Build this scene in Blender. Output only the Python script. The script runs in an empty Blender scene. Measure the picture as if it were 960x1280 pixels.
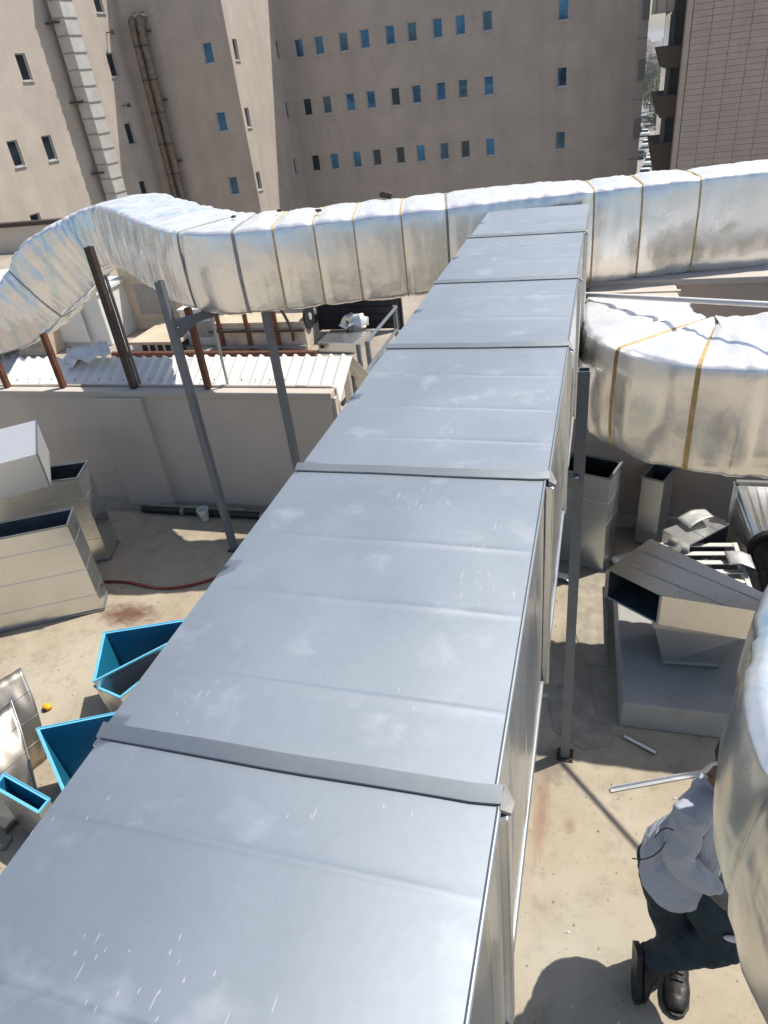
import bpy, bmesh, math, random
from mathutils import Vector, Matrix, noise as mnoise
random.seed(7)
R_ = math.radians
scene = bpy.context.scene
COL = scene.collection

# ------------------------------------------------------------------ camera
CZ = 3.2                                   # eye height above the roof slab (m)
FPX = 858.0                                # focal length in photo pixels (960 x 1280)
MX = Vector((0.95753054, 0.05623214, -0.28279535))
MY = Vector((0.26668482, -0.54557743, 0.79449636))
MZ = Vector((-0.10961053, -0.83617176, -0.53740331))
cam_d = bpy.data.cameras.new('camera')
cam = bpy.data.objects.new('camera', cam_d)
COL.objects.link(cam)
cam_d.sensor_fit = 'VERTICAL'
cam_d.sensor_height = 24.0
cam_d.lens = FPX / 1280.0 * 24.0
cam_d.clip_start = 0.02
cam_d.clip_end = 9000
right = Vector((MX[0], MY[0], MZ[0])); up = -Vector((MX[1], MY[1], MZ[1])); back = -Vector((MX[2], MY[2], MZ[2]))
m3 = Matrix((right, up, back)).transposed()
cam.matrix_world = Matrix.Translation((0, 0, CZ)) @ m3.to_4x4()
scene.camera = cam

# ------------------------------------------------------------------ light
SUN = Vector((0.41, 0.285, 0.865)).normalized()
world = bpy.data.worlds.new('World'); scene.world = world; world.use_nodes = True
wn = world.node_tree.nodes; wl = world.node_tree.links
sky = wn.new('ShaderNodeTexSky'); sky.sky_type = 'NISHITA'; sky.sun_disc = False
sky.sun_elevation = math.asin(SUN.z); sky.sun_rotation = math.atan2(SUN.x, SUN.y)
sky.air_density = 1.0; sky.dust_density = 2.6; sky.ozone_density = 1.0; sky.altitude = 600
wn['Background'].inputs['Strength'].default_value = 0.13
wl.new(sky.outputs[0], wn['Background'].inputs[0])
sd = bpy.data.lights.new('sun', 'SUN'); sd.energy = 4.4; sd.angle = R_(0.53); sd.color = (1.0, 0.955, 0.88)
so = bpy.data.objects.new('sun', sd); COL.objects.link(so)
so.rotation_euler = SUN.to_track_quat('Z', 'Y').to_euler(); so.location = (3, 3, 12)
scene.view_settings.view_transform = 'Standard'; scene.view_settings.look = 'None'
scene.view_settings.exposure = 0.18; scene.view_settings.gamma = 1.0
scene.view_settings.use_curve_mapping = False
scene.cycles.max_bounces = 7
scene.cycles.sample_clamp_indirect = 2.5
scene.cycles.caustics_reflective = False
scene.cycles.blur_glossy = 1.0

# ------------------------------------------------------------------ pixel -> place
def ray(px, py):
    c = Vector((px - 480, py - 640, FPX))
    return Vector((MX.dot(c), MY.dot(c), MZ.dot(c)))
def atz(px, py, z):
    d = ray(px, py); t = (z - CZ) / d.z
    return Vector((d.x * t, d.y * t, z))
def aty(px, py, y):
    d = ray(px, py); t = y / d.y
    return Vector((d.x * t, y, d.z * t + CZ))
def atx(px, py, x):
    d = ray(px, py); t = x / d.x
    return Vector((x, d.y * t, d.z * t + CZ))
def atp(px, py, p0, n):
    d = ray(px, py); o = Vector((0, 0, CZ)); t = (Vector(p0) - o).dot(n) / d.dot(n)
    return o + d * t

# ------------------------------------------------------------------ object helpers
class MB:
    def __init__(s): s.v = []; s.f = []; s.m = []
    def add(s, vs, fs, mi=0):
        o = len(s.v); s.v += [Vector(p) for p in vs]
        s.f += [tuple(i + o for i in f) for f in fs]; s.m += [mi] * len(fs)
    def quad(s, a, b, c, d, mi=0): s.add([a, b, c, d], [(0, 1, 2, 3)], mi)
    def hexa(s, b, t, mi=0):
        s.add(list(b) + list(t), [(3, 2, 1, 0), (4, 5, 6, 7), (0, 1, 5, 4), (1, 2, 6, 5), (2, 3, 7, 6), (3, 0, 4, 7)], mi)
    def box(s, x0, x1, y0, y1, z0, z1, mi=0):
        s.hexa([(x0, y0, z0), (x1, y0, z0), (x1, y1, z0), (x0, y1, z0)], [(x0, y0, z1), (x1, y0, z1), (x1, y1, z1), (x0, y1, z1)], mi)
    def obox(s, c, ax, ay, az, mi=0):
        c = Vector(c); ax = Vector(ax); ay = Vector(ay); az = Vector(az)
        s.hexa([c - ax - ay - az, c + ax - ay - az, c + ax + ay - az, c - ax + ay - az],
               [c - ax - ay + az, c + ax - ay + az, c + ax + ay + az, c - ax + ay + az], mi)
    def bar(s, a, b, w, h, mi=0, upv=(0, 0, 1)):
        a = Vector(a); b = Vector(b); t = (b - a); L = t.length; t.normalize()
        u = Vector(upv)
        if abs(t.dot(u)) > .98: u = Vector((0, 1, 0))
        sd_ = t.cross(u).normalized(); u2 = sd_.cross(t)
        s.obox((a + b) / 2, t * L / 2, sd_ * w / 2, u2 * h / 2, mi)
    def prism(s, poly, z0, z1, mi=0):
        n = len(poly)
        s.add([(p[0], p[1], z0) for p in poly] + [(p[0], p[1], z1) for p in poly],
              [tuple(reversed(range(n))), tuple(range(n, 2 * n))] + [(i, (i + 1) % n, n + (i + 1) % n, n + i) for i in range(n)], mi)
    def tube(s, pts, r, n=8, mi=0, cap=True):
        pts = [Vector(p) for p in pts]; k = len(pts)
        rs = r if isinstance(r, (list, tuple)) else [r] * k
        o = len(s.v); prev = None
        for i, p in enumerate(pts):
            t = (pts[min(i + 1, k - 1)] - pts[max(i - 1, 0)]).normalized()
            if prev is None:
                u = Vector((0, 0, 1)) if abs(t.z) < .9 else Vector((1, 0, 0))
                a = t.cross(u).normalized()
            else:
                a = (prev - t * prev.dot(t)).normalized()
            prev = a; b = t.cross(a)
            for j in range(n):
                q = 2 * math.pi * j / n
                s.v.append(p + (a * math.cos(q) + b * math.sin(q)) * rs[i])
        for i in range(k - 1):
            for j in range(n):
                s.f.append((o + i * n + j, o + i * n + (j + 1) % n, o + (i + 1) * n + (j + 1) % n, o + (i + 1) * n + j)); s.m.append(mi)
        if cap:
            s.f.append(tuple(o + j for j in reversed(range(n)))); s.m.append(mi)
            s.f.append(tuple(o + (k - 1) * n + j for j in range(n))); s.m.append(mi)
    def ell(s, c, r, n=12, k=8, rot=None, mi=0):
        c = Vector(c); o = len(s.v)
        for i in range(k + 1):
            th = math.pi * i / k
            for j in range(n):
                q = 2 * math.pi * j / n
                p = Vector((r[0] * math.sin(th) * math.cos(q), r[1] * math.sin(th) * math.sin(q), r[2] * math.cos(th)))
                if rot is not None: p = rot @ p
                s.v.append(c + p)
        for i in range(k):
            for j in range(n):
                s.f.append((o + i * n + j, o + (i + 1) * n + j, o + (i + 1) * n + (j + 1) % n, o + i * n + (j + 1) % n)); s.m.append(mi)
    def build(s, name, mats, parent=None, smooth=None, bevel=0, weld=True, recalc=True):
        lo = Vector((min(p[i] for p in s.v) for i in range(3))); hi = Vector((max(p[i] for p in s.v) for i in range(3)))
        c = Vector(((lo.x + hi.x) / 2, (lo.y + hi.y) / 2, lo.z))
        me = bpy.data.meshes.new(name)
        me.from_pydata([tuple(p - c) for p in s.v], [], s.f)
        mats = mats if isinstance(mats, (list, tuple)) else [mats]
        for m in mats: me.materials.append(m)
        for p, mi in zip(me.polygons, s.m): p.material_index = mi
        if recalc or weld:
            bm = bmesh.new(); bm.from_mesh(me)
            if weld: bmesh.ops.remove_doubles(bm, verts=bm.verts, dist=1e-5)
            if recalc: bmesh.ops.recalc_face_normals(bm, faces=bm.faces)
            bm.to_mesh(me); bm.free()
        if smooth is not None:
            for p in me.polygons: p.use_smooth = True
            me.set_sharp_from_angle(angle=R_(smooth))
        ob = bpy.data.objects.new(name, me); COL.objects.link(ob)
        if parent is not None:
            ob.parent = parent; ob.location = c - wloc(parent)
        else: ob.location = c
        if bevel:
            md = ob.modifiers.new('bevel', 'BEVEL'); md.width = bevel; md.segments = 2; md.limit_method = 'ANGLE'; md.angle_limit = R_(35)
        return ob
def wloc(o):
    v = o.location.copy()
    while o.parent: o = o.parent; v += o.location
    return v
def tag(o, label, cat, group=None):
    o['label'] = label; o['category'] = cat
    if group: o['group'] = group
    return o
def thing(name, label, cat, loc=(0, 0, 0), group=None):
    o = bpy.data.objects.new(name, None); o.empty_display_size = .1
    COL.objects.link(o); o.location = loc
    return tag(o, label, cat, group)
def structure(o): o['kind'] = 'structure'; return o
def dup(o, parent=None):
    c = o.copy(); COL.objects.link(c)
    if parent is not None: c.parent = parent
    for ch in o.children: dup(ch, c)
    return c

# ------------------------------------------------------------------ materials
MATS = {}
def nodes(name):
    m = bpy.data.materials.new(name); m.use_nodes = True; MATS[name] = m
    return m, m.node_tree.nodes, m.node_tree.links, m.node_tree.nodes['Principled BSDF']
def N(nt, typ, **kw):
    n = nt.new(typ)
    for k, v in kw.items():
        if k in n.inputs: n.inputs[k].default_value = v
        else: setattr(n, k, v)
    return n
def ramp(nt, stops):
    r = nt.new('ShaderNodeValToRGB')
    e = r.color_ramp.elements
    while len(e) > 1: e.remove(e[-1])
    e[0].position, e[0].color = stops[0][0], (*stops[0][1], 1)
    for p, c in stops[1:]:
        x = e.new(p); x.color = (*c, 1)
    return r
def coords(nt, ln, scale=(1, 1, 1), rot=(0, 0, 0), kind='Object'):
    if kind == 'World':
        g = nt.new('ShaderNodeNewGeometry'); out = g.outputs['Position']
    else:
        g = nt.new('ShaderNodeTexCoord'); out = g.outputs[kind]
    mp = nt.new('ShaderNodeMapping'); mp.inputs['Scale'].default_value = scale; mp.inputs['Rotation'].default_value = rot
    ln.new(out, mp.inputs[0]); return mp.outputs[0]
def g3(v): return (v, v, v)
def plain(name, col, rough=.6, metal=0.0, var=.12, scale=6.0, bump=.0, bscale=60, spec=.5, rvar=.1, kind='World'):
    m, nt, ln, bs = nodes(name)
    co = coords(nt, ln, kind=kind)
    n1 = N(nt, 'ShaderNodeTexNoise', Scale=scale, Detail=6, Roughness=.62); ln.new(co, n1.inputs['Vector'])
    rp = ramp(nt, [(.28, tuple(c * (1 - var) for c in col)), (.72, tuple(min(1, c * (1 + var)) for c in col))])
    ln.new(n1.outputs[0], rp.inputs[0]); ln.new(rp.outputs[0], bs.inputs['Base Color'])
    rr = ramp(nt, [(.3, g3(max(.02, rough - rvar))), (.7, g3(min(1, rough + rvar)))])
    n2 = N(nt, 'ShaderNodeTexNoise', Scale=scale * 2.3, Detail=4); ln.new(co, n2.inputs['Vector'])
    ln.new(n2.outputs[0], rr.inputs[0]); ln.new(rr.outputs[0], bs.inputs['Roughness'])
    bs.inputs['Metallic'].default_value = metal
    bs.inputs['Specular IOR Level'].default_value = spec
    if bump:
        n3 = N(nt, 'ShaderNodeTexNoise', Scale=bscale, Detail=5); ln.new(co, n3.inputs['Vector'])
        b = N(nt, 'ShaderNodeBump', Strength=bump, Distance=.01); ln.new(n3.outputs[0], b.inputs['Height']); ln.new(b.outputs[0], bs.inputs['Normal'])
    return m
def galv(name, base=(.62, .64, .67), rough=.42, scratch=0.0, spangle=.03, smudge=.06, wave=.02, lobe=.3):
    m, nt, ln, bs = nodes(name)
    co = coords(nt, ln, kind='World')
    v = N(nt, 'ShaderNodeTexVoronoi', Scale=90); ln.new(co, v.inputs['Vector'])
    n = N(nt, 'ShaderNodeTexNoise', Scale=2.2, Detail=3, Roughness=.5); ln.new(co, n.inputs['Vector'])
    mx = N(nt, 'ShaderNodeMix', data_type='RGBA'); mx.inputs[0].default_value = .6
    ln.new(v.outputs['Color'], mx.inputs[6]); ln.new(n.outputs[0], mx.inputs[7])
    bw = nt.new('ShaderNodeRGBToBW'); ln.new(mx.outputs[2], bw.inputs[0])
    rp = ramp(nt, [(.25, tuple(c * (1 - spangle) for c in base)), (.75, tuple(min(1, c * (1 + spangle)) for c in base))])
    ln.new(bw.outputs[0], rp.inputs[0])
    n2 = N(nt, 'ShaderNodeTexNoise', Scale=2.1, Detail=5, Roughness=.6, Distortion=.6); ln.new(co, n2.inputs['Vector'])
    rr = ramp(nt, [(.35, g3(rough - smudge * .5)), (.62, g3(rough + smudge))])
    ln.new(n2.outputs[0], rr.inputs[0])
    bs.inputs['Metallic'].default_value = 1.0
    col = rp.outputs[0]; rgh = rr.outputs[0]; met = None
    if scratch:
        acc = None
        for (sc, rot, thr, seed) in (((42, 1.7, 5), R_(-34), .012, .60), ((75, 4.5, 5), R_(-55), .020, .60), ((33, 2.2, 5), R_(-12), .007, .60), ((50, 6, 5), R_(31), .010, .62), ((55, 12, 5), R_(-75), .018, .60)):
            c2 = coords(nt, ln, scale=sc, rot=(0, 0, rot), kind='World')
            vv = N(nt, 'ShaderNodeTexVoronoi', voronoi_dimensions='2D', Scale=1.0); ln.new(c2, vv.inputs['Vector'])
            lt = N(nt, 'ShaderNodeMath', operation='LESS_THAN'); ln.new(vv.outputs['Distance'], lt.inputs[0]); lt.inputs[1].default_value = thr * 2.2
            nm = N(nt, 'ShaderNodeTexNoise', Scale=4.6 + seed * 3, Detail=3); ln.new(co, nm.inputs['Vector'])
            gt = N(nt, 'ShaderNodeMath', operation='GREATER_THAN'); ln.new(nm.outputs[0], gt.inputs[0]); gt.inputs[1].default_value = seed
            mu = N(nt, 'ShaderNodeMath', operation='MULTIPLY'); ln.new(lt.outputs[0], mu.inputs[0]); ln.new(gt.outputs[0], mu.inputs[1])
            if acc is None: acc = mu.outputs[0]
            else:
                ad = N(nt, 'ShaderNodeMath', operation='MAXIMUM'); ln.new(acc, ad.inputs[0]); ln.new(mu.outputs[0], ad.inputs[1]); acc = ad.outputs[0]
        sm = N(nt, 'ShaderNodeMath', operation='MULTIPLY'); ln.new(acc, sm.inputs[0]); sm.inputs[1].default_value = scratch
        # pale dusty blotches
        nb = N(nt, 'ShaderNodeTexNoise', Scale=7.5, Detail=6, Roughness=.6); ln.new(co, nb.inputs['Vector'])
        rb = ramp(nt, [(.57, g3(0)), (.74, g3(.22))]); ln.new(nb.outputs[0], rb.inputs[0])
        ad = N(nt, 'ShaderNodeMath', operation='MAXIMUM'); ln.new(sm.outputs[0], ad.inputs[0]); ln.new(rb.outputs[0], ad.inputs[1])
        mc = N(nt, 'ShaderNodeMix', data_type='RGBA'); ln.new(ad.outputs[0], mc.inputs[0]); ln.new(col, mc.inputs[6]); mc.inputs[7].default_value = (.82, .83, .84, 1)
        col = mc.outputs[2]
        mm = N(nt, 'ShaderNodeMath', operation='SUBTRACT'); mm.inputs[0].default_value = 1.0; ln.new(ad.outputs[0], mm.inputs[1])
        ln.new(mm.outputs[0], bs.inputs['Metallic'])
    ln.new(col, bs.inputs['Base Color']); ln.new(rgh, bs.inputs['Roughness'])
    n3 = N(nt, 'ShaderNodeTexNoise', Scale=5.0, Detail=2); ln.new(co, n3.inputs['Vector'])
    b = N(nt, 'ShaderNodeBump', Strength=wave * 10, Distance=.004); ln.new(n3.outputs[0], b.inputs['Height']); ln.new(b.outputs[0], bs.inputs['Normal'])
    if lobe: two_lobe(nt, ln, bs, lobe, .72)
    return m
def two_lobe(nt, ln, bs, amt, rough, metal=1.0):
    # sheet metal also scatters light widely: second, rougher metal lobe of the same colour
    b2 = nt.new('ShaderNodeBsdfPrincipled'); b2.inputs['Metallic'].default_value = metal; b2.inputs['Roughness'].default_value = rough
    for n in ('Base Color', 'Normal'):
        if bs.inputs[n].links: ln.new(bs.inputs[n].links[0].from_socket, b2.inputs[n])
    mix = nt.new('ShaderNodeMixShader'); mix.inputs[0].default_value = amt
    out = [n for n in nt if n.type == 'OUTPUT_MATERIAL'][0]
    ln.new(bs.outputs[0], mix.inputs[1]); ln.new(b2.outputs[0], mix.inputs[2]); ln.new(mix.outputs[0], out.inputs['Surface'])
def foil(name, base=(.92, .91, .885), rough=.27, tint=(.55, .74, .80), tintamt=.35, crinkle=.14):
    m, nt, ln, bs = nodes(name)
    co = coords(nt, ln, kind='World')
    # bluish streaks, stretched vertically
    cs = coords(nt, ln, scale=(7, 7, .9), kind='World')
    n = N(nt, 'ShaderNodeTexNoise', Scale=1.0, Detail=5, Roughness=.6); ln.new(cs, n.inputs['Vector'])
    r1 = ramp(nt, [(.50, g3(0)), (.68, g3(tintamt))]); ln.new(n.outputs[0], r1.inputs[0])
    nd = N(nt, 'ShaderNodeTexNoise', Scale=6, Detail=3, Roughness=.55); ln.new(co, nd.inputs['Vector'])
    rd = ramp(nt, [(.3, tuple(c * .93 for c in base)), (.6, base)]); ln.new(nd.outputs[0], rd.inputs[0])
    mx = N(nt, 'ShaderNodeMix', data_type='RGBA'); ln.new(r1.outputs[0], mx.inputs[0]); ln.new(rd.outputs[0], mx.inputs[6]); mx.inputs[7].default_value = (*tint, 1)
    ln.new(mx.outputs[2], bs.inputs['Base Color'])
    bs.inputs['Metallic'].default_value = .97
    rr = ramp(nt, [(.3, g3(rough - .04)), (.7, g3(rough + .05))]); ln.new(nd.outputs[0], rr.inputs[0]); ln.new(rr.outputs[0], bs.inputs['Roughness'])
    # wrinkles: vertical crinkle + fine embossed cross ribs + random crease
    cv = coords(nt, ln, scale=(26, 26, 2.6), kind='World')
    w1 = N(nt, 'ShaderNodeTexNoise', Scale=1.0, Detail=2, Roughness=.45, Distortion=.4); ln.new(cv, w1.inputs['Vector'])
    b1 = N(nt, 'ShaderNodeBump', Strength=crinkle, Distance=.008); ln.new(w1.outputs[0], b1.inputs['Height'])
    wl_ = N(nt, 'ShaderNodeTexNoise', Scale=5.5, Detail=2, Distortion=.5); ln.new(co, wl_.inputs['Vector'])
    b2 = N(nt, 'ShaderNodeBump', Strength=.22, Distance=.03); ln.new(wl_.outputs[0], b2.inputs['Height']); ln.new(b1.outputs[0], b2.inputs['Normal'])
    ln.new(b2.outputs[0], bs.inputs['Normal'])
    two_lobe(nt, ln, bs, .42, .7, 0.0)
    mixn = [n for n in nt if n.type == 'MIX_SHADER'][0]
    gg = nt.new('ShaderNodeNewGeometry'); sx = nt.new('ShaderNodeSeparateXYZ'); ln.new(gg.outputs['Normal'], sx.inputs[0])
    rz = ramp(nt, [(.35, g3(.16)), (.85, g3(.52))]); ln.new(sx.outputs['Z'], rz.inputs[0]); ln.new(rz.outputs[0], mixn.inputs[0])
    return m
def slab_mat(name):
    m, nt, ln, bs = nodes(name)
    co = coords(nt, ln, kind='World')
    n = N(nt, 'ShaderNodeTexNoise', Scale=1.3, Detail=8, Roughness=.68); ln.new(co, n.inputs['Vector'])
    rp = ramp(nt, [(.25, (.27, .215, .145)), (.45, (.395, .335, .24)), (.62, (.46, .40, .30)), (.8, (.42, .37, .285))]); ln.new(n.outputs[0], rp.inputs[0])
    n2 = N(nt, 'ShaderNodeTexNoise', Scale=7, Detail=8, Roughness=.75); ln.new(co, n2.inputs['Vector'])
    r2 = ramp(nt, [(.30, g3(.70)), (.48, g3(1)), (.72, g3(1.06))]); ln.new(n2.outputs[0], r2.inputs[0])
    mu = N(nt, 'ShaderNodeMix', data_type='RGBA', blend_type='MULTIPLY'); mu.inputs[0].default_value = 1
    ln.new(rp.outputs[0], mu.inputs[6]); ln.new(r2.outputs[0], mu.inputs[7])
    # small dark specks and rust stains
    n3 = N(nt, 'ShaderNodeTexNoise', Scale=46, Detail=3); ln.new(co, n3.inputs['Vector'])
    r3 = ramp(nt, [(.26, g3(.9)), (.33, g3(0))]); ln.new(n3.outputs[0], r3.inputs[0])
    mx = N(nt, 'ShaderNodeMix', data_type='RGBA'); ln.new(r3.outputs[0], mx.inputs[0]); ln.new(mu.outputs[2], mx.inputs[6]); mx.inputs[7].default_value = (.14, .105, .07, 1)
    last = mx.outputs[2]
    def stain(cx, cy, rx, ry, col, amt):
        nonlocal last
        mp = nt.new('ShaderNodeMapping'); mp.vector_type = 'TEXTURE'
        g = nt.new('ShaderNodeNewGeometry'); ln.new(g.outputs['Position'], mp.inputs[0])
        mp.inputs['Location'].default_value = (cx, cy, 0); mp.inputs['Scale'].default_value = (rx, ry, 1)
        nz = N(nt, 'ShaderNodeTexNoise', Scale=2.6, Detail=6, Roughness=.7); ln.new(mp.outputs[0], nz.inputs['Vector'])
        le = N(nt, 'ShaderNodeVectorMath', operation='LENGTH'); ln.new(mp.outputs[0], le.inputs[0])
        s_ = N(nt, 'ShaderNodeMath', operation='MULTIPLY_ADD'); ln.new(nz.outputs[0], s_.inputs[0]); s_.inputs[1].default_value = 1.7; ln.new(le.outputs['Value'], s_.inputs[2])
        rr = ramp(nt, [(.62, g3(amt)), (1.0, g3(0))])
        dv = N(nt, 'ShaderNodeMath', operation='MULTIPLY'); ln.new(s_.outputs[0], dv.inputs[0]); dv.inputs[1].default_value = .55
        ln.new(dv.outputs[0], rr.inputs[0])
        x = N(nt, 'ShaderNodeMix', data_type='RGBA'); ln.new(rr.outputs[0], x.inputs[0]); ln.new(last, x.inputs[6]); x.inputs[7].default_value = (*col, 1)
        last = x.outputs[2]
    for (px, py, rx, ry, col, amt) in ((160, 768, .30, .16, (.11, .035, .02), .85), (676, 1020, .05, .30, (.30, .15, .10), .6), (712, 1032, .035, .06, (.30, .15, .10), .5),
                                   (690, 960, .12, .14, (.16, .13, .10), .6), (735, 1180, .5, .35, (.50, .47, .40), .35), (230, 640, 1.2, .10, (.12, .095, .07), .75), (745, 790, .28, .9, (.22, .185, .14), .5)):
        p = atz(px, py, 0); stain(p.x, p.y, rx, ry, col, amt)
    ln.new(last, bs.inputs['Base Color']); bs.inputs['Roughness'].default_value = .85
    b = N(nt, 'ShaderNodeBump', Strength=.35, Distance=.006); ln.new(n2.outputs[0], b.inputs['Height']); ln.new(b.outputs[0], bs.inputs['Normal'])
    return m
def stone_mat(name, c1, c2, mortar, bw, bh, axis='XZ', amt=.5):
    m, nt, ln, bs = nodes(name)
    g = nt.new('ShaderNodeNewGeometry'); sp = nt.new('ShaderNodeSeparateXYZ'); ln.new(g.outputs['Position'], sp.inputs[0])
    cb = nt.new('ShaderNodeCombineXYZ'); ln.new(sp.outputs[axis[0]], cb.inputs[0]); ln.new(sp.outputs['Z'], cb.inputs[1])
    bt = N(nt, 'ShaderNodeTexBrick', Scale=1.0); bt.inputs['Brick Width'].default_value = bw; bt.inputs['Row Height'].default_value = bh
    bt.inputs['Mortar Size'].default_value = .012; bt.inputs['Color1'].default_value = (*c1, 1); bt.inputs['Color2'].default_value = (*c2, 1); bt.inputs['Mortar'].default_value = (*mortar, 1)
    bt.offset = .5; ln.new(cb.outputs[0], bt.inputs['Vector'])
    n = N(nt, 'ShaderNodeTexNoise', Scale=.5, Detail=9, Roughness=.65); ln.new(g.outputs['Position'], n.inputs['Vector'])
    r = ramp(nt, [(.3, g3(1 - amt * .35)), (.7, g3(1 + amt * .12))]); ln.new(n.outputs[0], r.inputs[0])
    mu = N(nt, 'ShaderNodeMix', data_type='RGBA', blend_type='MULTIPLY'); mu.inputs[0].default_value = 1; ln.new(bt.outputs[0], mu.inputs[6]); ln.new(r.outputs[0], mu.inputs[7])
    mp = nt.new('ShaderNodeMapping'); mp.inputs['Scale'].default_value = (1.1, 1.1, .09); ln.new(g.outputs['Position'], mp.inputs[0])
    n2 = N(nt, 'ShaderNodeTexNoise', Scale=1.0, Detail=7, Roughness=.6); ln.new(mp.outputs[0], n2.inputs['Vector'])
    r2 = ramp(nt, [(.32, g3(.92)), (.6, g3(1.02))]); ln.new(n2.outputs[0], r2.inputs[0])
    m2 = N(nt, 'ShaderNodeMix', data_type='RGBA', blend_type='MULTIPLY'); m2.inputs[0].default_value = 1; ln.new(mu.outputs[2], m2.inputs[6]); ln.new(r2.outputs[0], m2.inputs[7])
    ln.new(m2.outputs[2], bs.inputs['Base Color']); bs.inputs['Roughness'].default_value = .85
    return m
def glass_mat(name, col, rough=.06, metal=.6):
    m, nt, ln, bs = nodes(name)
    co = coords(nt, ln, kind='World')
    n = N(nt, 'ShaderNodeTexNoise', Scale=.55, Detail=4); ln.new(co, n.inputs['Vector'])
    r = ramp(nt, [(.35, tuple(c * .55 for c in col)), (.65, tuple(c * 1.2 for c in col))]); ln.new(n.outputs[0], r.inputs[0]); ln.new(r.outputs[0], bs.inputs['Base Color'])
    bs.inputs['Metallic'].default_value = metal; bs.inputs['Roughness'].default_value = rough
    n3 = N(nt, 'ShaderNodeTexNoise', Scale=1.8, Detail=2); ln.new(co, n3.inputs['Vector'])
    b = N(nt, 'ShaderNodeBump', Strength=.12, Distance=.05); ln.new(n3.outputs[0], b.inputs['Height']); ln.new(b.outputs[0], bs.inputs['Normal'])
    return m
def stripe_cloth(name):
    m, nt, ln, bs = nodes(name)
    co = coords(nt, ln, scale=(1, 1, 1), rot=(0, R_(8), R_(35)), kind='World')
    w = N(nt, 'ShaderNodeTexWave', Scale=62.0, Distortion=.5); w.bands_direction = 'X'; ln.new(co, w.inputs['Vector'])
    r = ramp(nt, [(.3, (.42, .455, .53)), (.7, (.53, .56, .62))]); ln.new(w.outputs[0], r.inputs[0]); ln.new(r.outputs[0], bs.inputs['Base Color'])
    bs.inputs['Roughness'].default_value = .85
    n3 = N(nt, 'ShaderNodeTexNoise', Scale=16, Detail=4, Distortion=.8); ln.new(co, n3.inputs['Vector'])
    b = N(nt, 'ShaderNodeBump', Strength=.6, Distance=.02); ln.new(n3.outputs[0], b.inputs['Height']); ln.new(b.outputs[0], bs.inputs['Normal'])
    return m

M_slab = slab_mat('roof_concrete')
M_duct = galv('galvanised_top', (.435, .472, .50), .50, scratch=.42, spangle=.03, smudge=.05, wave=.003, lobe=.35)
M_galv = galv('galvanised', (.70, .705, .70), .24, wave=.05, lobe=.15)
M_galvd = galv('galvanised_worn', (.60, .615, .625), .30, wave=.05, lobe=.15)
M_galvb = galv('galvanised_floor_tint', (.42, .38, .32), .34, wave=.05, lobe=.2)  # tan floor reflection on the bent sheets put into the base colour
M_galvl = galv('galvanised_sun_bright', (.80, .80, .78), .32, wave=.04, lobe=.6)  # brighter copy: sunlight on the raised box put into the base colour
M_slip = galv('slip_steel', (.33, .355, .37), .45, wave=.004)
M_foil = foil('aluminium_foil_wrap', tintamt=.16)
M_foilb = foil('aluminium_foil_wrap_bluish', (.88, .88, .87), .25, (.36, .64, .78), .7, crinkle=.28)
M_foilw = foil('silvered_foil_warm', (.82, .80, .75), .33, tintamt=.08)
M_band = plain('yellow_strap', (.56, .40, .18), .6, var=.3, scale=20)
M_tape = plain('grey_tape', (.32, .30, .28), .5, var=.3, scale=20)
M_gpost = plain('grey_post_paint', (.155, .175, .195), .5, var=.12, scale=8)
M_rust = plain('rust_red_primer', (.15, .055, .028), .75, var=.4, scale=14, bump=.2)
M_dbrown = plain('dark_brown_primer', (.055, .036, .028), .65, var=.35, scale=14)
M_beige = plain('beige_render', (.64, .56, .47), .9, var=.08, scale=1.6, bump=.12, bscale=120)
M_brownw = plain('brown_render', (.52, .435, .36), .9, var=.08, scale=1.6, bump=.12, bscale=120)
M_coping = plain('pale_coping', (.58, .52, .45), .85, var=.08, scale=3)
M_pad = plain('grey_painted_pad', (.38, .37, .34), .75, var=.13, scale=4, bump=.15)
M_patch = plain('cement_patch', (.36, .315, .245), .9, var=.28, scale=9, bump=.4, bscale=40)
M_white = plain('white_sheet', (.78, .78, .74), .5, var=.07, scale=3)
M_offwhite = plain('offwhite_panel', (.70, .69, .64), .55, var=.08, scale=2)
M_acbody = plain('stained_cream', (.60, .52, .42), .75, var=.35, scale=2.4)
M_tan = plain('sandy_top', (.56, .47, .34), .85, var=.15, scale=2)
M_dust = plain('dusty_roof', (.36, .31, .25), .95, var=.25, scale=.8)
M_black = plain('black_rubber', (.012, .012, .013), .5, var=.3)
M_dark = plain('dark_louvre', (.02, .02, .022), .7, var=.3)
M_blue = plain('blue_lining', (.012, .17, .30), .45, var=.12, scale=9)
M_bluel = plain('pale_blue_edge', (.16, .52, .72), .45, var=.1, scale=9)
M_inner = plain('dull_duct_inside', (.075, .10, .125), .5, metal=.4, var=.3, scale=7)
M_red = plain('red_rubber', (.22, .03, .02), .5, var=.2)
M_yel = plain('yellow_plastic', (.75, .42, .02), .4)
M_wplas = plain('white_plastic', (.78, .77, .74), .4)
M_paper = plain('paper_scrap', (.70, .66, .60), .9)
M_stoneA = stone_mat('stone_facing', (.50, .432, .365), (.49, .423, .358), (.45, .388, .328), 1.5, .9, 'XZ')
M_stoneC = stone_mat('stone_facing_side', (.535, .47, .395), (.525, .46, .388), (.485, .425, .358), 1.5, .9, 'YZ')
M_wframe = plain('window_frame', (.50, .50, .48), .5)
M_glass = glass_mat('blue_window_glass', (.045, .15, .30), .05, .85)
M_glass2 = glass_mat('grey_blue_window_glass', (.06, .13, .20), .05, .8)
M_glassd = glass_mat('dark_window_glass', (.03, .05, .065), .08, .5)
M_spandrel = plain('grey_spandrel', (.20, .19, .175), .6)
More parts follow.
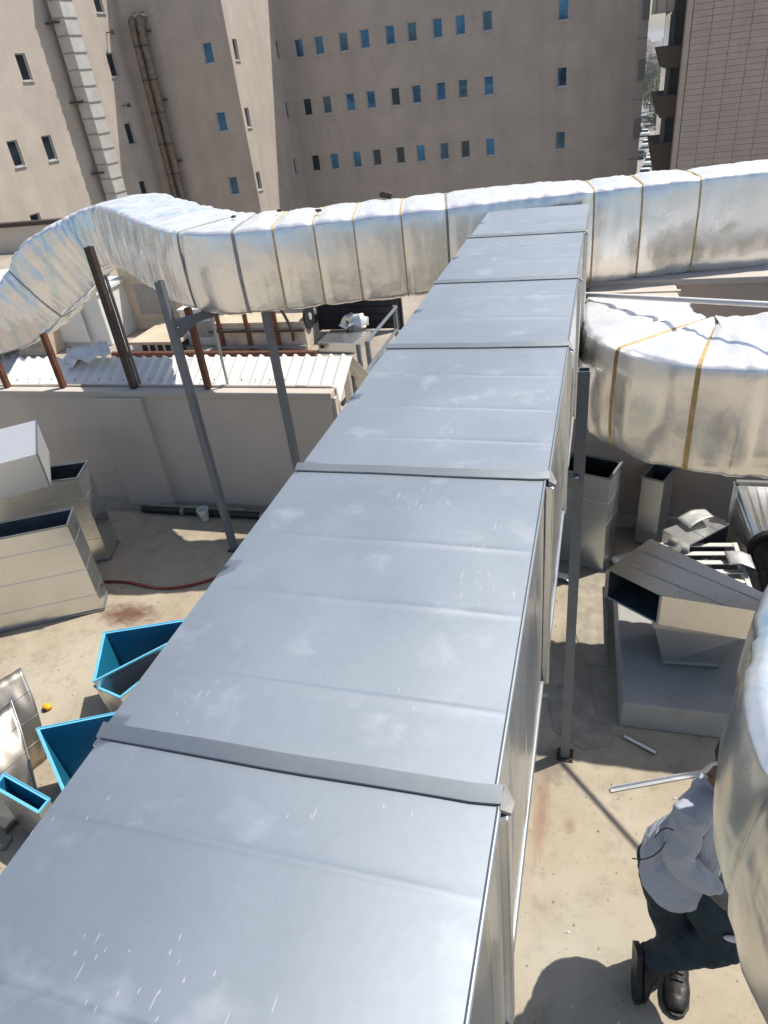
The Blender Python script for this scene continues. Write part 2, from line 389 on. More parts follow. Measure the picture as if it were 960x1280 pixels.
M_tile = plain('brown_cladding', (.46, .385, .315), .85, var=.10, scale=1.4)
M_tilejoint = plain('cladding_joint', (.26, .21, .17), .9)
M_balc = plain('balcony_brown', (.085, .055, .045), .8)
M_asph = plain('street_asphalt', (.30, .28, .26), .9, var=.12, scale=.3)
M_sand = plain('city_ground', (.36, .31, .25), .95, var=.2, scale=.02)
M_bark = plain('bark', (.10, .075, .05), .9)
M_leaf = plain('foliage', (.06, .085, .035), .7, var=.45, scale=1.2)
M_leaf2 = plain('foliage_yellowish', (.12, .13, .05), .7, var=.35, scale=1.2)
M_pipe = plain('old_pipe_lagging', (.20, .155, .115), .6, metal=.35, var=.45, scale=5)
M_tyre = plain('tyre', (.02, .02, .02), .8)
M_skin = plain('skin', (.22, .125, .08), .55, var=.08, scale=30)
M_hair = plain('black_hair', (.012, .01, .009), .6)
M_shirt = stripe_cloth('pinstripe_shirt')
M_trous = plain('dark_green_trousers', (.024, .042, .052), .85, var=.35, scale=12, bump=.5, bscale=22)
M_boot = plain('black_leather', (.016, .014, .012), .42, var=.4, scale=14)
M_glove = plain('grey_glove', (.17, .16, .15), .85, var=.2, scale=40)

# ================================================================== SETTING
mb = MB()
mb.box(-9.5, 6.0, -6.0, 4.9, -.25, 0.0)
structure(mb.build('roof_floor', M_slab))
mb = MB(); mb.box(-24.0, 1.2, 4.9, 24.0, -1.8, -1.30)
structure(mb.build('lower_roof', M_dust))
mb = MB(); mb.box(-2500, 2500, -600, 4500, -17.3, -17.0)
structure(mb.build('ground', M_sand))
mb = MB(); mb.hexa([(1.0, 60, -17), (13, 60, -17), (34, 420, -17), (8, 420, -17)], [(1.0, 60, -16.99), (13, 60, -16.99), (34, 420, -16.99), (8, 420, -16.99)])
structure(mb.build('street', M_asph))

# ---- cement patches in the roof slab (uneven pale cement with cracked edges)
def patch(pix, zt, lab):
    pts = [atz(px, py, 0) for px, py in pix]; m = MB(); poly = []
    n = len(pts)
    for i in range(n):
        a, b = pts[i], pts[(i + 1) % n]
        for k in range(5):
            q = a.lerp(b, k / 5); q = q + Vector((mnoise.noise(q * 9) * .02, mnoise.noise(q * 9 + Vector((7, 3, 1))) * .02, 0)); poly.append(q)
    m.prism(poly, 0.001, zt)
    return tag(m.build('cement_patch', M_patch), lab, 'patch', 'cement patches on the slab')
patch([(716, 690), (757, 690), (758, 790), (762, 835), (735, 830), (722, 800), (712, 770)], .006, 'rough grey cement patch beside the upright open duct')
patch([(683, 862), (714, 850), (736, 848), (746, 900), (764, 905), (762, 934), (728, 938), (692, 912)], .005, 'rough grey cement patch around the tall grey post foot')

# ---- left parapet
PY = 4.66
x0, x1 = -9.5, -1.98
t = thing('parapet_wall', 'long beige parapet wall with pilaster and pale coping', 'wall', (-5, PY + .1, 0))
mb = MB(); mb.box(x0, x1, PY, PY + .13, 0, 1.09); mb.build('wall', M_beige, t)
mb = MB(); mb.box(x0, x1 + .015, PY - .02, PY + .15, 1.09, 1.145); mb.build('coping', M_coping, t, bevel=.008)
pa = aty(120, 497, PY).x; pb = aty(178, 495, PY).x
mb = MB(); mb.box(pa, pb, PY - .045, PY, 0, 1.088); mb.build('pilaster', M_beige, t, bevel=.006)
mb = MB(); mb.box(x0, x1, PY - .012, PY, 0, .055); mb.build('skirting', M_brownw, t)
mb = MB()
for k in range(6): mb.tube([(x0 + .1 + k * 1.2, PY + .09, 1.157), (x0 + 1.3 + k * 1.2, PY + .09, 1.157)], .010, 6)
mb.tube([(-2.3, PY + .09, 1.157), (-2.0, PY + .09, 1.157), (-1.955, PY + .09, 1.14), (-1.93, PY + .09, .6)], .010, 6)
mb.build('conduit', M_coping, t, smooth=60)
mb = MB()
e0 = aty(418, 490, PY + .02)
mb.box(-1.978, -1.95, PY + .02, PY + .11, 0, 1.085); mb.build('end_trim', M_coping, t)
# ---- right wall behind the stored ducts
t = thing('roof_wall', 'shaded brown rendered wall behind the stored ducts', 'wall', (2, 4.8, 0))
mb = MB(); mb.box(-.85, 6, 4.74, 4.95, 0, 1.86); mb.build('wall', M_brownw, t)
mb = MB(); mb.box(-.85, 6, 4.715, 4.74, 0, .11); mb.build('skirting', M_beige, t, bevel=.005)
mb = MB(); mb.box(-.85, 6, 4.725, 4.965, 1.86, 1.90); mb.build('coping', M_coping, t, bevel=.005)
# ---- parapets on the sides that the camera does not see but the metal mirrors
t = thing('parapet_wall', 'plain low beige parapet wall without pilaster along the open roof edge', 'wall', (-1, -6, 0))
mb = MB(); mb.box(-9.5, 6, -6.2, -6, 0, 1.1); mb.build('wall', M_beige, t)

# ---- grey concrete pad
PT = .17
pl = atz(773, 908, 0); pbk = atz(767, 744, PT)
t = thing('equipment_pad', 'low grey painted concrete plinth carrying loose duct fittings', 'plinth', (.9, 3.3, 0))
mb = MB(); mb.hexa([(pl.x, pl.y, 0), (1.9, pl.y + .03, 0), (1.9, 4.0, 0), (pbk.x, 4.0, 0)], [(pl.x + .01, pl.y + .02, PT), (1.9, pl.y + .05, PT), (1.9, 4.0, PT), (pbk.x + .008, 4.0, PT)])
mb.build('slab', M_pad, t, bevel=.012)

# ================================================================== BUILDING BEHIND
BA = 54.0; BB = 45.3; GZ = -17.0
XA = -22.0; XAr = 1.32
Cdir = Vector((-.1, -1, 0)).normalized()      # wall C runs towards the camera
bld = thing('stone_building', 'large beige stone building with rows of small windows', 'building', (-12, 54, GZ))
ROWS = [CZ + .0365 * 54, CZ - .0293 * 54, CZ - .097 * 54]
WIN = {'A': [], 'S': [], 'B': [], 'C': []}
for r in range(3):
    for q in (-.389, -.361, -.328, -.2995, -.2665, -.2385, -.2065, -.1785, -.146, -.058): WIN['A'].append((q * BA, ROWS[r], .33, .55))
Pc = Vector((-29.0, BB, 0)); nC = Vector((1, -.1, 0)).normalized()
for (px, py) in ((295, 62), (310, 147), (324, 226), (348, 62), (360, 138), (370, 208)):
    p = atx(px, py, XA); WIN['S'].append((p.y, p.z, .30, .55))
for (px, py) in ((260, 66), (277, 152), (292, 232), (202, 161), (181, 77), (218, 238)):
    p = aty(px, py, BB); WIN['B'].append((p.x, p.z, .33, .55))
for (px, py) in ((30, 84), (91, 82), (141, 81), (20, 192), (62, 185), (117, 174), (163, 167), (20, 297), (48, 282), (181, 238), (122, 0), (70, -20)):
    p = atp(px, py, Pc, nC); s_ = (p - Pc).dot(Cdir); WIN['C'].append((s_, p.z, .36, .62))
def wall_open(name, o, u, n, u0, u1, z0, z1, ops, mat, parent, depth=.3):
    """wall sheet with real openings; o+u*s, outward normal n; reveals go inward"""
    o = Vector(o); u = Vector(u); n = Vector(n); m = MB()
    us = sorted({u0, u1} | {round(c + s * w, 3) for c, _, w, _ in ops for s in (-1, 1)}); zs = sorted({z0, z1} | {round(c + s * h, 3) for _, c, _, h in ops for s in (-1, 1)})
    P = lambda s, z, d=0: o + u * s + Vector((0, 0, z)) - n * d
    for i in range(len(us) - 1):
        run = None
        for j in range(len(zs) - 1):
            cu = (us[i] + us[i + 1]) / 2; cz = (zs[j] + zs[j + 1]) / 2
            hole = any(abs(cu - c) < w and abs(cz - z) < h for c, z, w, h in ops)
            if hole:
                if run is not None: m.quad(P(us[i], run), P(us[i + 1], run), P(us[i + 1], zs[j]), P(us[i], zs[j])); run = None
            elif run is None: run = zs[j]
        if run is not None: m.quad(P(us[i], run), P(us[i + 1], run), P(us[i + 1], z1), P(us[i], z1))
    for c, z, w, h in ops:
        q = [(c - w, z - h), (c + w, z - h), (c + w, z + h), (c - w, z + h)]
        for k in range(4):
            a, b = q[k], q[(k + 1) % 4]
            m.quad(P(*a), P(*a, depth), P(*b, depth), P(*b))
    return m.build(name, mat, parent, weld=False, recalc=False)
def windows(o, u, n, ops, parent, mats, depth=.14, dark=()):
    o = Vector(o); u = Vector(u); n = Vector(n)
    for k, (c, z, w, h) in enumerate(ops):
        m = MB(); cen = o + u * c + Vector((0, 0, z)) - n * depth
        fw = .06
        for sx in (-1, 1): m.obox(cen + u * sx * (w - fw / 2), u * fw / 2, n * .05, Vector((0, 0, h)))
        for sz in (-1, 1): m.obox(cen + Vector((0, 0, sz * (h - fw / 2))), u * (w - fw), n * .05, Vector((0, 0, fw / 2)))
        m.obox(cen + Vector((0, 0, -h - .02)) + n * (depth + .02), u * (w + .04), n * .05, Vector((0, 0, .03)))
        f = m.build('window', M_wframe, parent)
        m2 = MB(); m2.obox(cen - n * .02, u * (w - fw), n * .01, Vector((0, 0, h - fw)))
        g = m2.build('pane', mats[1] if k in dark else (mats[0] if mats[0] is not M_glass else (M_glass, M_glass, M_glass2)[(k * 7) % 3]), f)
RA = 13.1; RB = 10.5
wall_open('wall', (0, BA, 0), (1, 0, 0), (0, -1, 0), XA, XAr, GZ, RA, WIN['A'], M_stoneA, bld)
windows((0, BA, 0), (1, 0, 0), (0, -1, 0), WIN['A'], bld, (M_glass, M_glassd), dark=(10, 20, 14, 23, 24, 27))
wall_open('wall', (XA, 0, 0), (0, 1, 0), (1, 0, 0), BB, BA, GZ, RB, WIN['S'], M_stoneC, bld)
windows((XA, 0, 0), (0, 1, 0), (1, 0, 0), WIN['S'], bld, (M_glassd, M_glassd))
wall_open('wall', (0, BB, 0), (1, 0, 0), (0, -1, 0), -29.0, XA, GZ, RB, WIN['B'], M_stoneA, bld)
windows((0, BB, 0), (1, 0, 0), (0, -1, 0), WIN['B'], bld, (M_glass, M_glassd), dark=(3, 4, 5))
wall_open('wall', Pc, Cdir, nC, 0, 30, GZ, RB, WIN['C'], M_stoneC, bld)
windows(Pc, Cdir, nC, WIN['C'], bld, (M_glassd, M_glassd))
mb = MB(); mb.box(XA + .0, XAr, BA + .5, 70, GZ, RA); mb.box(-45, XA - .5, BB + .5, 70, GZ, RB)
mb.hexa([(-29.6, 45.7, GZ), (-45, 45.7, GZ), (-45, 15, GZ), (-32.6, 15, GZ)], [(-29.6, 45.7, RB), (-45, 45.7, RB), (-45, 15, RB), (-32.6, 15, RB)])
mb.build('core', M_stoneC, bld)
# corner pilaster with grey spandrel bands
mb = MB(); mb.box(XAr, XAr + .62, BA - .05, BA + 1.2, GZ, RA); pil = mb.build('corner_pilaster', plain('pilaster_stone', (.40, .365, .325), .8), bld)
for py in (11, 87, 160, 236):
    z = aty(800, py, BA - .1).z
    mb = MB(); mb.box(XAr + .2, XAr + .64, BA - .09, BA + 1.0, z - .6, z + .55); mb.build('spandrel_band', M_spandrel, pil)
for py in (48, 124, 198):
    z = aty(800, py, BA - .1).z
    mb = MB(); mb.box(XAr - .01, XAr + .63, BA - .07, BA, z - .03, z + .03); mb.build('joint', M_spandrel, pil)
# far wall ledge at the end of the lower roof
t = thing('ledge_wall', 'low beige ledge wall closing the lower roof', 'wall', (-12, 24, -1.3))
mb = MB(); mb.box(-24, -19.5, 23.8, 24.0, -1.3, -.35); mb.build('wall', M_beige, t)
mb = MB(); mb.box(-24, -19.5, 23.72, 24.08, -.35, -.2); mb.build('coping', M_dbrown, t)

# ---- galvanised riser on the left stone wall
t = thing('wall_riser_duct', 'square galvanised riser duct strapped up the sunlit stone wall', 'duct', tuple(atp(105, 245, Pc, nC)))
a0 = atp(76, -40, Pc, nC); b0 = atp(124, 262, Pc, nC)
zt, zb = a0.z, b0.z; nseg = 15; sc = ((a0 - Pc).dot(Cdir) + (b0 - Pc).dot(Cdir)) / 2 + .35
for k in range(nseg):
    za = zb + (zt - zb) * k / nseg; zc_ = zb + (zt - zb) * (k + 1) / nseg
    m = MB(); c = Pc + Cdir * sc + nC * .75; c.z = (za + zc_) / 2
    m.obox(c, Cdir * .5, nC * .42, Vector((0, 0, (zc_ - za) / 2 - .015)))
    # cross-broken raised centre
    sec = m.build('riser_section', M_riser if 'M_riser' in globals() else globals().setdefault('M_riser', plain('riser_steel', (.60, .58, .54), .55, metal=.25, var=.14, scale=1.4)), t, bevel=.02)
    m = MB(); c2 = c.copy(); c2.z = zc_
    m.obox(c2, Cdir * .54, nC * .46, Vector((0, 0, .025))); m.build('joint_flange', M_tape, sec)
for py in (30, 128, 222):
    p = atp(70 if py < 50 else 95, py, Pc, nC)
    m = MB(); c = Pc + Cdir * (sc) + nC * .4; c.z = p.z; m.obox(c + Cdir * .62, Cdir * .16, nC * .4, Vector((0, 0, .04))); m.build('bracket', M_dbrown, t)
# ---- paired lagged pipes in the corner
t = thing('riser_pipes', 'pair of brown stained lagged pipes rising up the wall corner', 'pipes', tuple(aty(205, 240, BB - .6)))
for dx in (-.28, .28):
    pt = aty(157, 22, BB - .7); pb_ = aty(206, 245, BB - .7); xm = -27.55 + dx
    m = MB()
    zs = [pb_.z - 4 + (pt.z - .6 - pb_.z + 4) * i / 30 for i in range(31)]
    m.tube([(xm, BB - .55, z) for z in zs] + [(xm, BB - .45, pt.z - .2), (xm, BB + .1, pt.z)], [.22 + .012 * mnoise.noise(Vector((dx * 9, z, 0))) for z in zs] + [.26, .26], 12)
    pp = m.build('pipe', M_pipe, t, smooth=50)
    for z in zs[4::4]:
        m = MB(); m.tube([(xm, BB - .55, z - .04), (xm, BB - .55, z + .04)], .245, 12); m.build('clamp', M_dbrown, pp)
m = MB(); m.box(-28.2, -26.9, BB - .4, BB - .02, pt.z - .05, pt.z + .12); m.build('hood', M_stoneA, t)
for py in (40, 128, 205):
    z = aty(180, py, BB).z
    m = MB(); m.box(-28.15, -26.95, BB - .36, BB - .01, z - .05, z + .05); m.build('bracket', M_dbrown, t)
# small lamp arms on the wall
for (px, py, lab) in ((180, 34, 'small dark lamp arm beside the top of the lagged pipes'), (133, 41, 'small lamp arm on the sunlit wall near the pipes'), (153, 132, 'small lamp arm low in the wall corner shade')):
    if px > 150 and py < 60: p = aty(px, py, BB); n_ = Vector((0, -1, 0)); u_ = Vector((1, 0, 0))
    else: p = atp(px, py, Pc, nC); n_ = nC; u_ = Cdir
    t = thing('wall_lamp', lab, 'lamp', tuple(p), 'lamp arms on the stone wall')
    m = MB(); m.bar(p, p + n_ * .5, .05, .05); m.build('arm', M_dbrown, t)
    m = MB(); m.tube([p + n_ * .5 + Vector((0, 0, .1)), p + n_ * .5 - Vector((0, 0, .14))], [.08, .14], 8); m.build('lamp_head', M_dbrown, t)

# ---- right-hand clad building with balconies
RY = 48.0
le = .0815 * RY
rb = thing('clad_building', 'brown panel clad building with dark balconies at its corner', 'building', (8, RY, GZ))
ztop = aty(960, -25, RY).z
mb = MB(); mb.box(le, 26, RY + .06, RY + 16, GZ, 13); mb.build('wall', M_tilejoint, rb)
mb = MB(); mb.box(le - .28, le - .01, RY - .02, RY + 1.0, GZ, 13); mb.build('corner_strip', M_tile, rb)
ph = .30; pw = .98; z_lo = aty(900, 232, RY).z
nr = int((ztop - z_lo) / ph) + 1
m = MB(); m.box(.012, pw - .012, 0, .05, .009, ph - .009)
tile0 = m.build('cladding_panel', M_tile, rb)
tm = tile0.data; first = True
for r in range(nr):
    for c in range(7):
        o = tile0 if first else bpy.data.objects.new('cladding_panel', tm)
        if not first: COL.objects.link(o); o.parent = rb
        first = False
        o.location = Vector((le + .03 + (c + .5) * pw, RY + .035 + random.uniform(-.004, .004), z_lo + r * ph)) - wloc(rb)
m = MB(); m.box(le + 7 * pw + .05, 26, RY + .01, RY + .055, z_lo, 13); m.box(le + .03, 26, RY + .01, RY + .055, GZ, z_lo - .02); m.box(le + .03, le + 7 * pw + .04, RY + .01, RY + .055, z_lo + nr * ph, 13); m.build('plain_cladding', M_tile, rb)
# recess with balconies left of the clad face
BYn = RY + 1.2
m = MB(); m.box(le - .8, le - .02, BYn + .6, BYn + 9, GZ, 11); m.build('recess_wall', M_dark, rb)
for (pyt, pyb) in ((57, 84), (118, 146), (178, 215), (-4, 20)):
    zt_ = aty(845, pyt, BYn).z; zb_ = aty(845, pyb, BYn).z
    if pyt < 0: continue
    m = MB(); m.hexa([(le - 1.1, BYn, zb_ ), (le - .02, BYn, zb_), (le - .02, BYn + 5, zb_), (le - 1.1, BYn + 5, zb_)],
                     [(le - 1.35, BYn - .02, zt_), (le - .02, BYn - .02, zt_), (le - .02, BYn + 5, zt_), (le - 1.5, BYn + 5, zt_)])
    bo = m.build('balcony', M_balc, rb)
    m = MB(); m.box(le - 1.0, le - .75, BYn + .3, BYn + 5, zt_, zt_ + 1.5); m.build('glazing', M_glassd, bo)
m = MB(); m.box(le - .95, le - .72, BYn + .2, BYn + 5, aty(845, 57, BYn).z, aty(845, 14, BYn).z); m.build('glazing', M_glassd, rb)
# concrete link beam between the two buildings
z0_ = aty(835, 14, RY + .6).z
t = thing('link_beam', 'beige concrete beam linking the two buildings overhead', 'beam', (2.6, RY + .6, z0_))
m = MB(); m.box(XAr + .64, le + .6, RY + 2.2, RY + 3.4, z0_, z0_ + 1.4); m.build('beam', M_stoneA, t)
for k in range(5):
    m = MB(); x = XAr + .8 + k * .55; m.box(x, x + .07, RY + 2.17, RY + 2.2, z0_ + .02, z0_ + 1.35); m.build('rib', M_tilejoint, t)

# ================================================================== STREET AND CITY
def make_car(name):
    root = thing(name, '', 'car')
    prof = [(-2.2, .35), (-2.25, .75), (-2.05, .95), (-1.55, 1.0), (-1.0, 1.48), (.35, 1.52), (1.05, 1.05), (1.9, .92), (2.2, .7), (2.2, .35)]
    m = MB(); n = len(prof)
    sides = [[(y, s * (.86 if z < 1.0 else .70), z) for y, z in prof] for s in (-1, 1)]
    P = [Vector((x, y, z)) for sd_ in sides for (y, x, z) in sd_]
    m.add(P, [tuple(range(n)), tuple(reversed(range(n, 2 * n)))] + [(i, n + i, n + (i + 1) % n, (i + 1) % n) for i in range(n)])
    body = m.build('body', bpy.data.materials['white_sheet'], root, bevel=.05)
    for s in (-1, 1):
        m = MB(); x = s * .80
        m.add([(x, -1.35, 1.0), (x, .85, 1.02), (x * .93, .28, 1.42), (x * .93, -.95, 1.42), (x * .9, -1.35, 1.0), (x * .9, .85, 1.02), (x * .85, .28, 1.42), (x * .85, -.95, 1.42)],
              [(0, 1, 2, 3), (4, 5, 6, 7), (0, 1, 5, 4), (1, 2, 6, 5), (2, 3, 7, 6), (3, 0, 4, 7)]); m.build('side_window', M_glassd, body)
    for y0, z0, y1, z1 in ((.42, 1.49, 1.08, 1.06), (-1.04, 1.46, -1.52, 1.03)):
        m = MB(); d = .02 if y0 > 0 else -.02
        m.hexa([(-.66, y0 + d, z0), (.66, y0 + d, z0), (.74, y1 + d, z1), (-.74, y1 + d, z1)], [(-.66, y0 + 2 * d, z0 + .02), (.66, y0 + 2 * d, z0 + .02), (.74, y1 + 2 * d, z1 + .02), (-.74, y1 + 2 * d, z1 + .02)]); m.build('windscreen', M_glassd, body)
    for sx in (-1, 1):
        for y in (-1.35, 1.35):
            m = MB(); m.tube([(sx * .66, y, .33), (sx * .9, y, .33)], .33, 14); w = m.build('wheel', M_tyre, root)
            m = MB(); m.tube([(sx * .89, y, .33), (sx * .915, y, .33)], .2, 10); m.build('rim', M_wframe, w)
    return root
car0 = make_car('parked_car')
CARS = [(806, 222, 8, 'white', 0), (812, 207, 8, 'white', 0), (816, 196, 6, 'white', 0), (800, 198, 10, 'dark grey', 1), (808, 184, 8, 'white', 0), (806, 170, 8, 'white', 0), (812, 163, 80, 'cream', 2), (806, 152, 80, 'silver', 3), (798, 166, 5, 'black', 4)]
carm = [M_white, plain('car_dark', (.06, .06, .065), .35), plain('car_cream', (.66, .56, .45), .4), plain('car_silver', (.45, .45, .45), .35, metal=.4), plain('car_black', (.02, .02, .022), .3)]
CLAB = ['white parked car partly behind the foil duct in the alley street', 'white parked car just up the street from the foil duct', 'white parked car beside the lower brown balcony', 'dark grey parked car against the stone building corner', 'white parked car midway along the parked row', 'white parked car below the roadside trees', 'cream van-like car parked crosswise by the trees', 'silver car parked crosswise at the head of the row', 'black parked car at the stone pilaster edge']
for i, (px, py, rz, cn, mi) in enumerate(CARS):
    o = car0 if i == 0 else dup(car0)
    p = atz(px, py, GZ); o.location = (p.x, p.y, GZ); o.rotation_euler = (0, 0, R_(-rz)); o['label'] = CLAB[i]; o['group'] = 'cars parked in the street'
    if mi:
        b = [c for c in o.children if c.name.startswith('body')][0]
        b.data = b.data.copy(); b.data.materials[0] = carm[mi]
# trees
def tree_mesh(seed, leafm):
    rnd = random.Random(seed); root = thing('street_tree', 'street tree', 'tree')
    m = MB(); m.tube([(0, 0, 0), (.1, .05, 1.5), (.05, .1, 3.2), (.2, 0, 5)], [.24, .2, .16, .06], 8)
    for k in range(7):
        a = rnd.uniform(0, 6.28); z = rnd.uniform(2.2, 4.2); L = rnd.uniform(1.3, 2.4)
        m.tube([(.08, .07, z), (math.cos(a) * L * .6, math.sin(a) * L * .6, z + .9), (math.cos(a) * L, math.sin(a) * L, z + 1.9)], [.09, .06, .02], 5)
    m.build('trunk', M_bark, root, smooth=60)
    m = MB()
    cl = [(rnd.gauss(0, 1.35), rnd.gauss(0, 1.35), rnd.uniform(3.0, 7.2), rnd.uniform(.6, 1.15)) for _ in range(26)]
    for (cx, cy, cz, cr) in cl:
        for k in range(46):
            d = Vector((rnd.gauss(0, 1), rnd.gauss(0, 1), rnd.gauss(0, .8))).normalized() * cr * rnd.uniform(.55, 1.08)
            c = Vector((cx, cy, cz)) + d; u = Vector((rnd.gauss(0, 1), rnd.gauss(0, 1), rnd.gauss(0, 1))).normalized(); v = u.orthogonal().normalized(); s_ = rnd.uniform(.10, .22)
            m.quad(c - u * s_ * 1.6, c + v * s_ * .7, c + u * s_ * 1.6, c - v * s_ * .7)
    m.build('crown', leafm, root, weld=False, recalc=False)
    return root
t0 = tree_mesh(1, M_leaf); t1 = tree_mesh(2, M_leaf2); used = {0: False, 1: False}
TREES = [(826, 172, 0, 1.0), (818, 150, 1, 1.1), (826, 150, 0, 1.1), (812, 140, 0, 1.2), (823, 138, 1, 1.2), (830, 132, 1, 1.2), (807, 128, 0, 1.2), (817, 124, 0, 1.3), (827, 118, 1, 1.3), (812, 112, 0, 1.4), (821, 108, 0, 1.4), (830, 104, 0, 1.5), (806, 104, 0, 1.4), (815, 98, 0, 1.5), (825, 95, 0, 1.5)]
for i, (px, py, k, s_) in enumerate(TREES):
    src = (t0, t1)[k]; o = src if not used[k] else dup(src); used[k] = True
    p = atz(px, py, GZ); o.location = (p.x, p.y, GZ); o.scale = (s_, s_, s_); o.rotation_euler = (0, 0, i * 1.7)
    o['label'] = ('dark green street tree between the two buildings', 'yellowish green street tree between the two buildings')[k]; o['group'] = ('dark green trees down the street', 'yellowish trees down the street')[k]
# street lamp
p = atz(815, 146, GZ)
t = thing('street_lamp', 'tall thin pale street lamp pole among the trees', 'lamp', tuple(p))
m = MB(); m.tube([p, p + Vector((0, 0, 9.5))], [.13, .08], 8); m.build('pole', M_wframe, t)
m = MB(); m.tube([p + Vector((0, 0, 9.4)), p + Vector((.5, 0, 9.9)), p + Vector((1.5, 0, 10))], .05, 6); m.build('arm', M_wframe, t)
m = MB(); m.obox(p + Vector((1.8, 0, 10)), (.4, 0, 0), (0, .14, 0), (0, 0, .07)); m.build('lamp_head', M_wframe, t)
# distant houses
hm = [plain('house_' + n, c, .9, var=.1, scale=.2) for n, c in (('cream', (.55, .48, .40)), ('pink', (.46, .33, .27)), ('red', (.36, .17, .12)), ('white', (.66, .62, .56)))]
HL = ['low cream house in the hazy far city', 'low pinkish house in the hazy far city', 'low red brick house in the hazy far city', 'low whitish block in the hazy far city']
rnd = random.Random(5)
for i in range(64):
    D = 420 * (1900 / 420) ** ((i + .5) / 64) + rnd.uniform(-20, 20); a = rnd.uniform(.022, .075)
    x = a * D; w = rnd.uniform(7, 13) * (D / 700) ** .35; d = rnd.uniform(8, 14); h = rnd.uniform(4, 8) * (1.0 if D < 1100 else rnd.uniform(1, 2.6)); k = rnd.choice((0, 0, 1, 1, 2, 3)) if D < 1100 else rnd.choice((0, 3, 3, 0))
    t = thing('city_house', HL[k], 'house', (x, D, GZ), 'houses of the far city: ' + HL[k].split()[1])
    m = MB(); m.box(x - w / 2, x + w / 2, D, D + d, GZ, GZ + h); m.build('wall', hm[k], t)
    m = MB(); m.box(x - w / 2 - .3, x + w / 2 + .3, D - .3, D + d + .3, GZ + h, GZ + h + .5); m.box(x - w * .2, x + w * .1, D + 2, D + 5, GZ + h + .5, GZ + h + 2.6); m.build('roof', hm[(k + 1) % 4], t)
    if D < 900:
        for q in range(3):
            m = MB(); xx = x - w / 2 + w * (q + .5) / 3; m.box(xx - .7, xx + .7, D - .06, D + .02, GZ + h * .45, GZ + h * .45 + 1.6); m.build('window', M_dark, t)

# ================================================================== MAIN DUCT
DX0, DX1, DZ0, DZ1 = -.690, -.088, 1.78, 2.40
JO = [-1.10, -.27, .537, 1.352, 2.19, 2.98, 3.848, 4.60]
main = thing('supply_duct', 'long square bare galvanised duct running to the foil duct', 'duct', (-.39, 1.5, DZ0))
def bowed(m, a, b, c, d, nu, vs, nrm, amp, beads, mi, seed):
    """quad a-b (u) / a-d (v) as a slightly bowed sheet with raised beads at fractions of v"""
    a, b, c, d, nrm = map(Vector, (a, b, c, d, nrm)); o = len(m.v); L = (d - a).length
    for v in vs:
        for i in range(nu + 1):
            u = i / nu; p = (a.lerp(b, u)).lerp(d.lerp(c, u), v)
            w = math.sin(math.pi * min(1, max(0, v))) * math.sin(math.pi * u)
            h = amp * mnoise.noise(p * 3.1 + Vector((seed, 0, 0))) * w + amp * .45 * mnoise.noise(p * 8 + Vector((seed, 5, 0))) * w + amp * .6 * w
            for bd in beads:
                e = abs(v - bd) * L
                if e < .009: h += .0017 * (1 - e / .009) * min(1, 12 * u, 12 * (1 - u))
            m.v.append(p + nrm * h)
    n = nu + 1
    for j in range(len(vs) - 1):
        for i in range(nu):
            m.f.append((o + j * n + i, o + j * n + i + 1, o + (j + 1) * n + i + 1, o + (j + 1) * n + i)); m.m.append(mi)
BEADS = {1: (.15, .60, .84), 2: (.17, .43, .66), 3: (.20, .42, .70), 4: (.36, .70), 5: (.35, .68), 6: (.3, .62), 0: (.3, .6)}
for k in range(7):
    ya, yb = JO[k] + .002, JO[k + 1] - .002
    L = yb - ya; bd = BEADS[k]
    vs = sorted(set([i / 22 for i in range(23)] + [b + e / L for b in bd for e in (-.009, -.0045, 0, .0045, .009)]))
    m = MB(); j = .004 * math.sin(k * 2.3)
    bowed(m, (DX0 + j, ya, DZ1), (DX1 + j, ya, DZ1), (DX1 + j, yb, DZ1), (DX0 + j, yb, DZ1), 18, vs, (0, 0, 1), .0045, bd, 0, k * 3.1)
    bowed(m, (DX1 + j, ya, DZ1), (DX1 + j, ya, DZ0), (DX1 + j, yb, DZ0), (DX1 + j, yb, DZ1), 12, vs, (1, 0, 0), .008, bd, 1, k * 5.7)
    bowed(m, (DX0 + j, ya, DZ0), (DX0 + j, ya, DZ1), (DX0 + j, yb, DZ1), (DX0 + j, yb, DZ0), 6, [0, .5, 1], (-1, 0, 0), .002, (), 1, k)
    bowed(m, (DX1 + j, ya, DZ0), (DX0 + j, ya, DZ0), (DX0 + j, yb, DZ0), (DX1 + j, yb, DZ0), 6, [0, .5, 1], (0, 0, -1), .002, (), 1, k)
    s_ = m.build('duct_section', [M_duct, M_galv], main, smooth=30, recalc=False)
    # rolled corner edge that catches the light
    m = MB(); m.tube([(DX1 + j - .001, ya, DZ1 - .001), (DX1 + j - .001, yb, DZ1 - .001)], .0035, 6); m.build('rolled_edge', M_slip, s_, smooth=60)
    m = MB(); m.tube([(DX1 + j + .002, ya, DZ0 + .002), (DX1 + j + .002, yb, DZ0 + .002)], .006, 6); m.build('rolled_edge', M_slip, s_, smooth=60)
